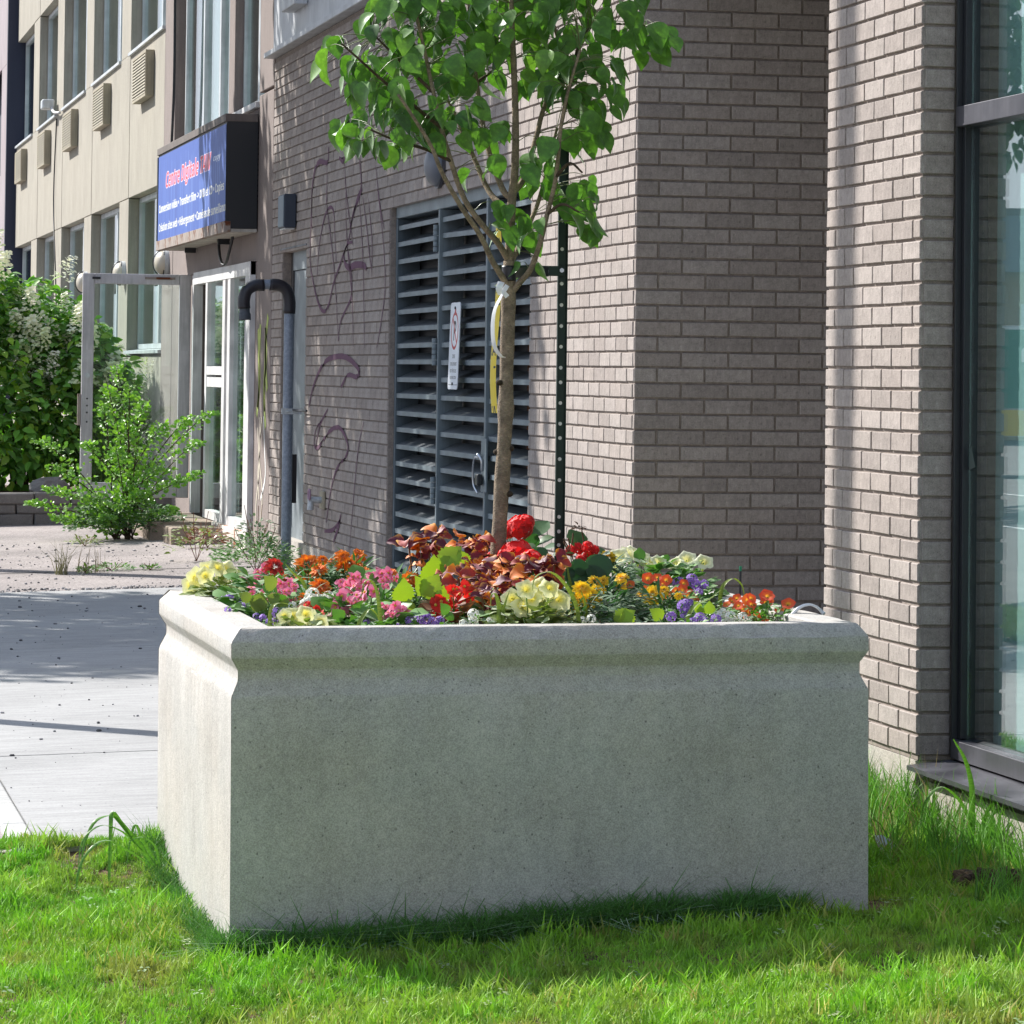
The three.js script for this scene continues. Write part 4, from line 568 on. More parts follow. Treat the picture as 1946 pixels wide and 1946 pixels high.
['nearest the brown stucco pier', 'second from the brown stucco pier', 'third from the brown stucco pier', 'fourth from the brown stucco pier', 'farthest from the stucco pier'].forEach((s, i) => {
  const z = [-35.98, -40.34, -44.45, -48.5, -52.73][i];
  const w = thing('wall_air_vent', 'tan louvered air vent box under the upper windows, ' + s, 'vent', [XW - 0.083, 4.07, z], 'air vent boxes on the cream facade');
  part('casing', merge([ext(0.012, 0.08, 0, 0.445, -0.62, 0.62, 0.004)]), M.tan, w); part('grille', acGrille, M.tanSlat, w); part('grille_backing', ext(0.0085, 0.0118, 0.025, 0.42, -0.6, 0.6), M.black, w);
  part('bezel', merge([ext(-0.004, 0.012, 0, 0.025, -0.62, 0.62), ext(-0.004, 0.012, 0.42, 0.445, -0.62, 0.62), ext(-0.004, 0.012, 0.025, 0.42, -0.62, -0.6), ext(-0.004, 0.012, 0.025, 0.42, 0.6, 0.62)]), M.tan, w);
});
[['round caged bulkhead lamp on the cream pier behind the top corner of the glass door', -42.3], ['round caged bulkhead lamp on the cream pier above the glass door', -37.95], ['round caged bulkhead lamp under the end of the blue shop sign', -33.95]].forEach(([s, z]) => {
  const w = thing('bulkhead_lamp', s, 'lamp', [XW, 2.42, z], 'bulkhead lamps along the facade'); w.scale.setScalar(0.78);
  part('base', new THREE.CylinderGeometry(1, 1, 1, 20).rotateZ(Math.PI / 2).scale(0.05, 0.16, 0.2), M.alu, w, [-0.026, 0, 0]);
  part('globe', new THREE.SphereGeometry(1, 18, 10, 0, Math.PI * 2, 0, Math.PI / 2).rotateZ(Math.PI / 2).scale(0.11, 0.145, 0.18), std({ color: lin(0.52, 0.47, 0.38), roughness: 0.35 }), w, [-0.052, 0, 0]);
  part('cage', merge([new THREE.TorusGeometry(0.16, 0.007, 6, 20).rotateY(Math.PI / 2).toNonIndexed().translate(-0.06, 0, 0), new THREE.TorusGeometry(1, 0.05, 5, 20, Math.PI).rotateZ(Math.PI / 2).scale(0.12, 0.155, 0.12).toNonIndexed().translate(-0.055, 0, 0)]), M.blackMetal, w);
});
{
  const w = thing('flood_light', 'small flood light on the sill line of the upper cream windows', 'lamp', [XW - 0.02, 4.68, -47.0]);
  part('head', box(0.16, 0.12, 0.3, 0.02, -0.1, 0.1, 0), M.alu, w); part('arm', tube([[-0.06, 0.06, 0.1], [-0.05, -0.02, 0.4], [-0.02, -0.06, 0.9]], 0.02, 6), M.white, w);
}
cable('thin black cable hanging down the cream facade below the flood light', [[XW - 0.012, 4.6, -46.9], [XW - 0.03, 3.6, -46.95], [XW - 0.05, 2.6, -46.2], [XW - 0.02, 1.2, -45.9]], 0.008);
cable('black cable running up beside the tall stucco windows', [[XW - 0.03, 3.5, -33.5], [XW - 0.03, 4.0, -33.38], [XW - 0.035, 5, -33.36], [XW - 0.03, 6.5, -33.4]], 0.012);
// mauve neighbour at the far left
{
  const w = thing('mauve_building', 'mauve building with a dark blue side wall past the cream facade', 'building', [0, 0, 0]);
  part('street_wall', ext(3.6, 3.64, 0, 4.3, -80, -54.5), M.mauve, w); part('street_wall', ext(3.6, 3.64, 5.9, 12, -80, -54.5), M.mauve, w); part('street_wall', ext(3.602, 3.64, 4.302, 5.898, -55.6, -54.5), M.mauve, w);
  part('side_wall', ext(3.601, 9, 0, 12, -54.495, -54.36), M.darkBlue, w); part('recess', ext(3.9, 4, 0, 12, -80, -54.5), M.darkBlue, w);
}
// ---------- shop window at the right ----------
{
  const w = thing('shop_window', 'tall dark framed shop window mirroring the street, right of the brick pier', 'window', [0, 0, 0]);
  const zL = -11.092, zR = -6.6, X = 3.70, G = 3.742;
  part('jamb', ext(3.712, 3.79, 0.256, 4.2, zL - 0.004, zL + 0.012), M.blackMetal, w);
  part('jamb', ext(X + 0.004, 3.78, 0.258, 4.2, zL + 0.014, zL + 0.03, 0.002), M.blackMetal, w);
  part('jamb', ext(G - 0.02, 3.8, 0.32, 4.2, zL + 0.032, zL + 0.06, 0.002), M.blackMetal, w);
  part('bottom_rail', ext(X, 3.8, 0.258, 0.318, zL + 0.032, zR, 0.003), M.bronze, w);
  part('transom', ext(X, 3.8, 2.238, 2.302, zL + 0.0315, zR, 0.003), M.bronze, w);
  part('pane', ext(G, G + 0.006, 0.3185, 2.2375, zL + 0.061, zR), M.glass, w); part('pane', ext(G, G + 0.006, 2.3025, 4.2, zL + 0.061, zR), M.glass, w);
  part('jamb', ext(X, 3.8, 0.256, 4.2, zR, zR + 0.06), M.blackMetal, w);
  part('sill', prism([[3.562, 0.222], [3.562, 0.236], [3.70, 0.252], [3.80, 0.252], [3.80, 0.222]], zL + 0.012, zR), M.bronze, w);
  part('under_sill_wall', ext(3.63, 4.2, -0.2, 0.22, zL + 0.09, zR), M.found, w);
  part('foundation', ext(3.602, 4.2, -0.2, 0.195, zL + 0.1, zR), M.found, w);
  // the room behind the glass
  part('shop_floor', ext(3.81, 7.5, 0.2, 0.3, -15, zR), std({ color: lin(0.42, 0.42, 0.40) }), w);
  part('room_wall', ext(7.5, 7.6, 0.2, 4.3, -15, zR), M.room, w); part('room_wall', ext(3.9, 7.5, 0.2, 4.3, zR, zR + 0.1), M.room, w); part('room_wall', ext(5.01, 7.5, 0.2, 4.3, -11.3, -11.2), M.room, w);
  part('ceiling', ext(3.81, 7.6, 4.2, 4.3, -15, zR), M.room, w);
  part('side_panel', ext(3.83, 3.86, 0.302, 4.19, zL + 0.06, zL + 0.36), std({ color: lin(0.36, 0.45, 0.45) }), w);
  const tri = new THREE.Shape([[0, 0], [0.06, 0.012], [0.022, 0.075], [0.012, 0.08]].map((p) => new THREE.Vector2(...p))); part('torn_sticker', new THREE.ExtrudeGeometry(tri, { depth: 0.0006, bevelEnabled: false }), std({ color: lin(0.06, 0.08, 0.07) }), w, [G - 0.001, 1.16, zL + 0.066], [0, -Math.PI / 2, 0]);
}
{ // crumpled paper lying inside the window
  const w = thing('crumpled_paper', 'crumpled cream paper lying on the floor inside the shop window', 'paper', [4.26, 0.3, -10.6]), g = new THREE.PlaneGeometry(0.75, 0.5, 14, 10).rotateX(-Math.PI / 2), p = g.attributes.position, r = rng(5);
  for (let i = 0; i < p.count; i++) p.setY(i, 0.015 + 0.03 * r() + 0.1 * Math.exp(-14 * (p.getX(i) - 0.12) ** 2 - 10 * p.getZ(i) ** 2) + 0.02 * Math.abs(Math.sin(p.getX(i) * 9 + p.getZ(i) * 6))); g.computeVertexNormals(); part('sheet', g.toNonIndexed(), std({ color: lin(0.2, 0.165, 0.11), side: THREE.DoubleSide }), w);
}
// ---------- concrete planter ----------
const PL = { x0: 1.237, x1: 2.957, z0: -11.262, z1: -9.522 };
{
  const w = thing('concrete_planter', 'large square cast concrete planter full of flowers on the lawn', 'planter', [PL.x0, 0, PL.z1]);
  w.rotation.z = 0.0075;
  // wall profile from the foot outside, over the rim, down the inside: [inset, height]
  const prof = [[0.0, -0.12], [0, 0.2], [0, 0.45], [0, 0.592], [0.0012, 0.600], [0.0045, 0.607], [0.0165, 0.632], [0.0192, 0.6385], [0.0205, 0.646], [0.0205, 0.664], [0.0188, 0.6705], [0.0155, 0.675], [0.0025, 0.6965], [0.0005, 0.7005], [0, 0.705], [0, 0.738], [0.001, 0.742], [0.004, 0.7465], [0.0235, 0.7715], [0.028, 0.775], [0.07, 0.7755], [0.112, 0.774], [0.117, 0.769], [0.125, 0.62]];
  const W = PL.x1 - PL.x0, D = PL.z1 - PL.z0, N = 90, pos = [], uv = [], chip = lattice(64, 333), wav = lattice(16, 334);
  const at = (side, t, k) => { // point on side (0 front,1 right,2 back,3 left) at t along it
    const [ins0, h0] = prof[k]; let ins = ins0, h = h0;
    const e = k >= 16 && k <= 19 ? 1 : k === 4 || k === 3 ? 0.5 : 0; if (e) { const c = Math.pow(chip(t * 0.5 + side * 0.23, 0.3 + k * 0.011), 6) * 0.006 * e; ins += c; h -= c * 0.7; } ins += (wav(t * 0.3 + side * 0.25, 0.1) - 0.5) * 0.003 * (k > 2 ? 1 : 0);
    const a = ins, L = side % 2 ? D : W, s = a + (L - 2 * a) * t;
    return side === 0 ? [s, h, -a] : side === 1 ? [W - a, h, -s] : side === 2 ? [W - s, h, -D + a] : [a, h, -D + s];
  };
  let arc = [0]; for (let k = 1; k < prof.length; k++) arc.push(arc[k - 1] + Math.hypot(prof[k][0] - prof[k - 1][0], prof[k][1] - prof[k - 1][1]));
  for (let side = 0; side < 4; side++) for (let i = 0; i < N; i++) for (let k = 0; k < prof.length - 1; k++) {
    const t0 = i / N, t1 = (i + 1) / N, A = at(side, t0, k), B = at(side, t1, k), C = at(side, t1, k + 1), E = at(side, t0, k + 1), u0 = t0 * 1.73 + side * 0.37, u1 = t1 * 1.73 + side * 0.37;
    pos.push(...A, ...B, ...C, ...A, ...C, ...E); uv.push(u0, arc[k], u1, arc[k], u1, arc[k + 1], u0, arc[k], u1, arc[k + 1], u0, arc[k + 1]);
  }
  let g = new THREE.BufferGeometry(); g.setAttribute('position', new THREE.Float32BufferAttribute(pos, 3)); g.setAttribute('uv', new THREE.Float32BufferAttribute(uv, 2)); g.computeVertexNormals(); g = toCreasedNormals(g, 0.42);
  part('planter_wall', g, M.planter, w);
  const sg = sheet(0.118, W - 0.118, -D + 0.118, -0.118, 40, 40, (x, z) => 0.705 + (bumpN(x * 0.7, z * 0.7) - 0.5) * 0.05 + 0.03 * sm(0.1, 0.5, Math.min(x, W - x, -z, D + z))); part('soil', sg, M.soil, w);
}
const soilY = (x, z) => 0.70 + 0.0075 * (x - PL.x0);

// ---------- leaves ----------
// a leaf along +z from its stalk, upper side +y, folded at the midrib and bent down to the tip
function leafGeo(len, wid, fold, curl, shape, n = 6, wave = 0, cols = [-1, 0, 1]) {
  const pos = [], uv = [], idx = [];
  for (let i = 0; i <= n; i++) {
    const t = Math.pow(i / n, 1.35), h = wid / 2 * shape(t), a = curl * t * t, z = len * (t - curl * curl * t * t * t / 6), y = -len * curl * t * t / 2 * 0.9;
    for (const k of cols) { pos.push(k * h, y + Math.abs(k) * h * fold + (wave ? wave * len * Math.sin(t * 9 + k * 2) * Math.abs(k) : 0), z); uv.push(k * h, z); }
  }
  const K = cols.length; for (let i = 0; i < n; i++) for (let j = 0; j < K - 1; j++) { const a = i * K + j, b = a + K; idx.push(a, b, a + 1, b, b + 1, a + 1); }
  const g = new THREE.BufferGeometry(); g.setAttribute('position', new THREE.Float32BufferAttribute(pos, 3)); g.setAttribute('uv', new THREE.Float32BufferAttribute(uv, 2)); g.setIndex(idx); g.computeVertexNormals(); return g.toNonIndexed();
}
const heart = (t) => t <= 0 ? 0.04 : t < 0.34 ? Math.sqrt(1 - Math.pow(1 - t / 0.34, 2)) : Math.pow(Math.max(0, Math.cos((t - 0.34) / 0.66 * Math.PI / 2)), 0.95) * (1 - 0.35 * sm(0.6, 1, t)) + 0.012, lance = (t) => Math.sin(Math.PI * Math.pow(clamp(t, 0.02, 1), 0.75)) + 0.02, oval = (t) => Math.pow(Math.sin(Math.PI * clamp(t, 0.03, 0.99)), 0.6);

// ---------- young tree ----------
{
  const w = thing('young_tree', 'young street tree with heart-shaped green leaves growing in the planter', 'tree', [2.106, 0.7, -10.4]);
  const o = w.position, rel = (p) => [p[0] - o.x, p[1] - o.y, p[2] - o.z];
  const trunk = part('trunk', tube([[2.106, 0.66, -10.4], [2.109, 0.85, -10.4], [2.118, 1.08, -10.4], [2.128, 1.3, -10.4], [2.130, 1.47, -10.4], [2.134, 1.7, -10.4], [2.135, 1.77, -10.4]].map(rel), (t) => 0.0235 - 0.005 * t + 0.0012 * Math.sin(t * 37) + (Math.abs(t - 0.80) < 0.03 || Math.abs(t - 0.56) < 0.02 ? 0.003 : 0), 14), M.bark, w);
  for (const [y, a] of [[1.42, 2.6], [1.22, -2.7], [1.23, 0.3], [1.1, 0.6], [0.98, 2.9]]) part('knot', new THREE.SphereGeometry(0.011, 8, 6).scale(1, 0.8, 1), M.barkDark, trunk, rel([2.124 + Math.cos(a) * 0.02, y, -10.4 + Math.sin(a) * 0.02]));
  LIMBS.forEach((l, i) => { const thick = i === 0 ? 0.0155 : i < 8 ? 0.0088 : 0.0045; part('branch', tube(l.map(rel), (t) => thick * (1 - 0.68 * t) + 0.0012, 8), i < 8 ? M.bark : M.barkDark, w); });
  // leaves spread through the crown
  const lv = []; for (const [len, fold, curl] of [[0.082, 0.2, 0.5], [0.074, 0.34, 0.9], [0.068, 0.14, 0.3], [0.086, 0.28, 1.15], [0.06, 0.42, 0.7]]) lv.push(leafGeo(len, len * 0.72, fold, curl, heart, 8, 0.012, [-1, -0.6, 0, 0.6, 1]));
  const lm = [leafMat(0.12, 0.33, 0.02, 0.45), leafMat(0.085, 0.25, 0.018), leafMat(0.16, 0.40, 0.025, 0.5), leafMat(0.06, 0.18, 0.025, 0.35), leafMat(0.2, 0.45, 0.03, 0.5)];
  const r = rng(99), all = [], pts = []; LIMBS.forEach((l) => { const c = new THREE.CatmullRomCurve3(l.map((p) => V(...p))); for (let i = 4; i <= 24; i++) pts.push(c.getPoint(i / 24)); });
  for (const [cx, cy, ax, ay, n] of CLUST) for (let i = 0; i < n * 1.3; i++) {
    const a = r() * 6.283, q = Math.sqrt(r()), az = Math.min(0.34, 0.12 + (ax + ay) * 0.8);
    const p = V(cx + Math.cos(a) * q * ax, cy + Math.sin(a) * q * ay, -10.4 + (r() - 0.5) * 2 * az * 0.8);
    let best = pts[0], bd = 9; for (const s of pts) { const d = s.distanceTo(p) - (s.y < p.y ? 0.02 : 0); if (d < bd) { bd = d; best = s; } }
    const out = p.clone().sub(best); out.y *= 0.3; if (out.length() < 0.01) out.set(r() - 0.5, 0, r() - 0.5); out.normalize();
    const dir = out.multiplyScalar(0.5 + r() * 0.5).add(V((r() - 0.5) * 0.7, -0.75 - r() * 0.5, (r() - 0.5) * 0.7)).normalize();
    const nrm = V((r() - 0.5) * 1.2 - 0.3, 0.5 + r() * 0.5, (r() - 0.2) * 1.2).normalize();
    all.push([p, dir, nrm, Math.floor(r() * 5), Math.floor(Math.pow(r(), 1.2) * 5), 0.78 + r() * 0.36, best]);
  }
  const inView = (p) => p.y < 2.54; const near = all.filter((q) => inView(q[0])).slice(0, 300), rest = all.filter((q) => !near.includes(q));
  for (const [p, dir, nrm, k, m, s] of near) { const me = part('leaf', lv[k], lm[m], w); const b = basis(dir, nrm); me.quaternion.setFromRotationMatrix(b); me.position.set(...rel([p.x, p.y, p.z])); me.scale.setScalar(s); }
  if (rest.length) part('outer_leaves', merge(rest.map(([p, dir, nrm, k, m, s]) => placed(lv[k], basis(dir, nrm), V(...rel([p.x, p.y, p.z])), s))), lm[0], w).userData.kind = 'stuff';
  const stalks = all.filter((q) => q[6].distanceTo(q[0]) < 0.22).map(([p, dir, , , , , best]) => { const m = p.clone().lerp(best, 0.45).add(V(0, 0.012, 0)); return tube([rel([best.x, best.y, best.z]), rel([m.x, m.y, m.z]), rel([p.x, p.y, p.z])], (t) => 0.0014 - 0.0006 * t, 4, false); });
  part('leaf_stalks', merge(stalks), leafMat(0.16, 0.2, 0.04, 0.2), w).userData.kind = 'stuff';
  // upper crown out of the picture, which shades the rest
  const up = new THREE.InstancedMesh(lv[0], lm[1], 420); up.name = 'upper_crown'; up.userData.kind = 'stuff';
  for (let i = 0; i < 420; i++) { const a = r() * 6.28, q = Math.sqrt(r()), y = 2.62 + r() * 0.75, p = V(2.12 + Math.cos(a) * q * 0.46, y, -10.38 + Math.sin(a) * q * 0.4), b = basis(V(Math.cos(a) * 0.5, -1, Math.sin(a) * 0.5), V(r() - 0.5, 0.8, r() - 0.5)); up.setMatrixAt(i, b.scale(V(0.9, 0.9, 0.9)).setPosition(V(...rel([p.x, p.y, p.z])))); }
  up.castShadow = true; w.add(up);
  for (const [a, b] of [[[2.11, 2.55, -10.32], [2.1, 3.3, -10.3]], [[1.81, 2.5, -10.28], [1.85, 3.1, -10.3]], [[2.25, 2.5, -10.5], [2.4, 3.1, -10.45]]]) part('branch', tube([rel(a), rel([(a[0] + b[0]) / 2, (a[1] + b[1]) / 2, a[2]]), rel(b)], (t) => 0.006 * (1 - 0.7 * t), 6), M.barkDark, w);
}
{ // steel stake with its strap
  const w = thing('tree_stake', 'dark green steel tree stake with a row of pale punched holes', 'stake', [2.339, 0.66, -10.62]);
  const H = 2.115 - 0.66, prof = [[-0.0145, 0.012], [-0.0145, 0.0], [-0.009, -0.004], [0.009, -0.004], [0.0145, 0.0], [0.0145, 0.012], [0.012, 0.012], [0.012, 0.003], [-0.012, 0.003], [-0.012, 0.012]];
  part('channel', boxUV(new THREE.ExtrudeGeometry(new THREE.Shape(prof.map((p) => new THREE.Vector2(p[0], -p[1]))), { depth: H, bevelEnabled: false }).rotateX(-Math.PI / 2)), M.stake, w, null, null);
  const hm = std({ color: lin(0.74, 0.72, 0.68), roughness: 0.6 }), hg = new THREE.CylinderGeometry(0.0056, 0.0056, 0.0012, 10).rotateX(Math.PI / 2);
  for (const y of [0.943, 0.983, 1.026, 1.134, 1.196, 1.258, 1.300, 1.361, 1.422, 1.465, 1.527, 1.588, 1.65, 1.713, 1.754, 1.815, 1.9, 1.96, 2.05]) part('punched_hole', hg, hm, w, [-0.002, y - 0.66, 0.0048]);
  part('strap_bar', ext(-0.2, 0.006, 1.075, 1.105, 0.006, 0.014, 0.002), M.stake, w); part('bolt', new THREE.CylinderGeometry(0.007, 0.007, 0.006, 6).rotateX(Math.PI / 2), M.steel, w, [-0.005, 1.092, 0.017]); part('bolt', new THREE.CylinderGeometry(0.006, 0.006, 0.006, 6).rotateX(Math.PI / 2), M.steel, w, [-0.05, 1.088, 0.017]);
}
{
  const w = thing('tree_tie', 'black rubber band tied round the tree trunk just below its fork', 'band', [2.134, 1.735, -10.4]);
  part('band', tube([[0, -0.022, 0], [0, 0.0, 0], [0, 0.022, 0]], 0.0215, 16), M.pvcBlack, w);
  part('strap', ribbon([[0.018, 0, 0.0], [0.06, 0.006, -0.08], [0.16, 0.012, -0.2]], () => 0.014, V(0, 1, 0), 0.05, 6), M.pvcBlack, w);
}
{
  const w = thing('white_ribbon', 'white plastic ribbon knotted round the trunk, hanging in a loop', 'ribbon', [2.115, 1.68, -10.38]);
  const m = phy({ color: lin(0.78, 0.79, 0.82), transmission: 0.2, roughness: 0.5, side: THREE.DoubleSide });
  part('knot', merge([ribbon([[-0.012, 0.03, 0.02], [-0.02, 0.01, 0.028], [-0.012, -0.008, 0.024]], () => 0.010, V(1, 0, 0.3), 0.3, 6), ribbon([[0.005, 0.02, 0.026], [-0.006, 0.0, 0.03], [0.006, -0.014, 0.026]], () => 0.007, V(1, 0.3, 0), 0.3, 6)]), m, w);
  part('loop', ribbon([[-0.008, -0.004, 0.024], [-0.03, -0.05, 0.02], [-0.035, -0.11, 0.016], [-0.028, -0.16, 0.018], [-0.01, -0.185, 0.024], [0.002, -0.188, 0.026]], (t) => 0.006 + 0.003 * Math.sin(t * 3), V(0.5, 0.1, 0.9), 0.05, 16), m, w);
}

// ---------- flowers ----------
function radial(n, rings, seg) { // rings: [[r,z,color]...], n lobes; faces +z
  const pos = [], col = [], idx = [], S = seg;
  for (const [i, [r, z, c, lobe = 0, ruf = 0]] of rings.entries()) for (let j = 0; j < S; j++) { const a = j / S * Math.PI * 2, q = r * (1 + lobe * Math.cos(n * a)), zz = z + ruf * Math.cos(n * a * 2 + 1); pos.push(q * Math.cos(a), q * Math.sin(a), zz); col.push(...c); }
  for (let i = 0; i < rings.length - 1; i++) for (let j = 0; j < S; j++) { const a = i * S + j, b = i * S + (j + 1) % S, c = a + S, d = b + S; idx.push(a, c, b, b, c, d); }
  const g = new THREE.BufferGeometry(); g.setAttribute('position', new THREE.Float32BufferAttribute(pos, 3)); g.setAttribute('color', new THREE.Float32BufferAttribute(col, 3)); g.setIndex(idx); g.computeVertexNormals(); return g.toNonIndexed();
}
function colored(g, c) { const q = g.index ? g.toNonIndexed() : g, n = q.attributes.position.count, a = new Float32Array(n * 3); for (let i = 0; i < n; i++) a.set(typeof c === 'function' ? c(i, q) : c, i * 3); q.setAttribute('color', new THREE.BufferAttribute(a, 3)); q.deleteAttribute('uv'); return q; }
// unit-radius flowers facing +z
const FL = {};
FL.petunia = [0, 1, 2].map((k) => radial(5, [[0.08, -0.8, [0.6, 0.66, 0.18]], [0.14, -0.3, [0.78, 0.66, 0.1]], [0.25, -0.08, [0.9, 0.78, 0.14]], [0.62, 0.05 + 0.03 * k, [0.95, 0.92, 0.42], 0.04, 0.05], [1.0, -0.02 - 0.12 * k, [0.97, 0.95, 0.60], 0.12, 0.11]], 20));
FL.petuniaPale = [0, 1].map((k) => radial(5, [[0.1, -1.5, [0.6, 0.66, 0.2]], [0.18, -0.8, [0.75, 0.72, 0.2]], [0.3, -0.25, [0.82, 0.78, 0.3]], [0.7, 0.02, [0.95, 0.93, 0.6], 0.03, 0.06], [1.0, -0.06 - 0.1 * k, [0.97, 0.96, 0.74], 0.12, 0.12]], 20));
function cups(list) { return mergeGeometries(list); }
function petalG(len, wid, cup, c0, c1) { const g = leafGeo(len, wid, cup, 0.6, oval, 3); return colored(g, (i, q) => { const t = clamp(q.attributes.position.getZ(i) / len); return c0.map((v, k) => v + (c1[k] - v) * t); }); }
function pom(layers, seedN, c0, c1) { const r = rng(seedN), L = []; for (const [n, el, len, wid, rad] of layers) for (let j = 0; j < n; j++) { const a = j / n * 6.283 + r() * 0.5 + el, e = el + (r() - 0.5) * 0.2, d = V(Math.cos(a) * Math.cos(e), Math.sin(a) * Math.cos(e), Math.sin(e)), sh = 0.75 + r() * 0.45; L.push(placed(petalG(len, wid, 0.35, c0.map((v) => v * sh), c1.map((v) => v * sh)), basis(d, V(-d.x * Math.sin(e) , -d.y * Math.sin(e), Math.cos(e) + 0.1)), d.clone().multiplyScalar(rad))); } return cups(L); }
const pomLayers = [[12, 0.05, 0.75, 0.5, 0.3], [11, 0.45, 0.62, 0.45, 0.26], [8, 0.85, 0.5, 0.4, 0.24], [5, 1.25, 0.4, 0.35, 0.22]];
FL.marigoldO = [1, 2, 3].map((s) => pom(pomLayers, s, [0.72, 0.13, 0.004], [0.95, 0.30, 0.008]));
FL.marigoldY = [1, 2, 3].map((s) => pom(pomLayers, s + 5, [0.85, 0.48, 0.01], [0.98, 0.74, 0.02]));
FL.pomRed = [pom(pomLayers, 9, [0.45, 0.02, 0.012], [0.75, 0.05, 0.03])];
function head(n, seedN, c0, c1, eye, fr = 0.34, flat = 0.8) { // a ball of five-petalled florets
  const r = rng(seedN), L = []; for (let i = 0; i < n; i++) { const ph = Math.acos(1 - (i + 0.5) / n * 1.5), th = i * 2.39996, d = V(Math.sin(ph) * Math.cos(th), Math.sin(ph) * Math.sin(th), Math.cos(ph)), c = d.clone().multiply(V(0.72, 0.72, 0.72 * flat)), rot = r() * 6; const b = basis(d, V(r() - 0.5, r() - 0.5, 0.3)); const sh = 0.7 + r() * 0.5;
    for (let k = 0; k < 5; k++) { const a = rot + k * 1.2566, pd = V(Math.cos(a), Math.sin(a), 0.25).applyMatrix4(new THREE.Matrix4().extractRotation(b)); L.push(placed(petalG(fr, fr * 0.85, 0.15, c0.map((v) => v * sh), c1.map((v) => v * sh)), basis(pd, d), c)); }
    if (eye) L.push(placed(colored(new THREE.SphereGeometry(fr * 0.16, 5, 4), eye), b, c.clone().addScaledVector(d, fr * 0.12))); }
  return cups(L);
}
FL.geranium = [1, 2].map((s) => head(13, s, [0.78, 0.006, 0.006], [0.9, 0.015, 0.012], null, 0.5));
FL.verbena = [3, 4].map((s) => head(9, s, [0.34, 0.16, 0.62], [0.46, 0.27, 0.82], [0.7, 0.65, 0.7], 0.46));
FL.alyssum = [5, 6].map((s) => head(9, s, [0.85, 0.86, 0.78], [0.94, 0.94, 0.9], [0.65, 0.6, 0.2], 0.46));
FL.lobelia = [7].map((s) => head(6, s, [0.38, 0.2, 0.66], [0.5, 0.32, 0.84], [0.8, 0.78, 0.8], 0.5));
function begonia(c0, c1, seedN) { const r = rng(seedN), L = []; for (let f = 0; f < 3; f++) { const d = V((r() - 0.5) * 1.4, (r() - 0.5) * 1.2, 1).normalize(), c = V((r() - 0.5) * 1.0, (r() - 0.5) * 0.9, 0.1 * f), b = new THREE.Matrix4().extractRotation(basis(d, V(0, 1, 0.2))), rot = r() * 6; for (let k = 0; k < 4; k++) { const a = rot + k * 1.571, big = k % 2 ? 0.5 : 0.75, pd = V(Math.cos(a), Math.sin(a), 0.35).applyMatrix4(b), sh = 0.8 + r() * 0.35; L.push(placed(petalG(big, big * 1.05, 0.25, c0.map((v) => v * sh), c1.map((v) => v * sh)), basis(pd, d), c)); } L.push(placed(colored(new THREE.SphereGeometry(0.14, 6, 5), [0.75, 0.5, 0.05]), b, c.clone().addScaledVector(d, 0.1))); } return cups(L); }
FL.begoniaP = [1, 2, 3].map((s) => begonia([0.86, 0.10, 0.26], [0.95, 0.34, 0.52], s)); FL.begoniaR = [1, 2, 3].map((s) => begonia([0.82, 0.012, 0.008], [0.93, 0.04, 0.02], s + 7));
FL.calR = [0, 1].map((k) => radial(5, [[0.1, -0.9, [0.4, 0.3, 0.1]], [0.25, -0.3, [0.9, 0.5, 0.05]], [0.4, -0.05, [0.85, 0.16, 0.02]], [1, 0.03, [0.9, 0.07 + 0.09 * k, 0.025], 0.08, 0.05]], 15));
const pet = vcol(0.4, 0.85);
const GREEN = { mid: leafMat(0.15, 0.40, 0.03), dark: leafMat(0.06, 0.2, 0.035), grey: leafMat(0.2, 0.32, 0.16, 0.25), lime: leafMat(0.38, 0.60, 0.02, 0.5), bronze: leafMat(0.34, 0.12, 0.03), fern: leafMat(0.09, 0.29, 0.04), yell: leafMat(0.30, 0.42, 0.04, 0.45) };
const smallLeaf = leafGeo(1, 0.5, 0.25, 0.6, lance, 3), roundLeaf = leafGeo(1, 0.85, 0.2, 0.5, oval, 4), thinLeaf = leafGeo(1, 0.2, 0.2, 0.6, lance, 3);
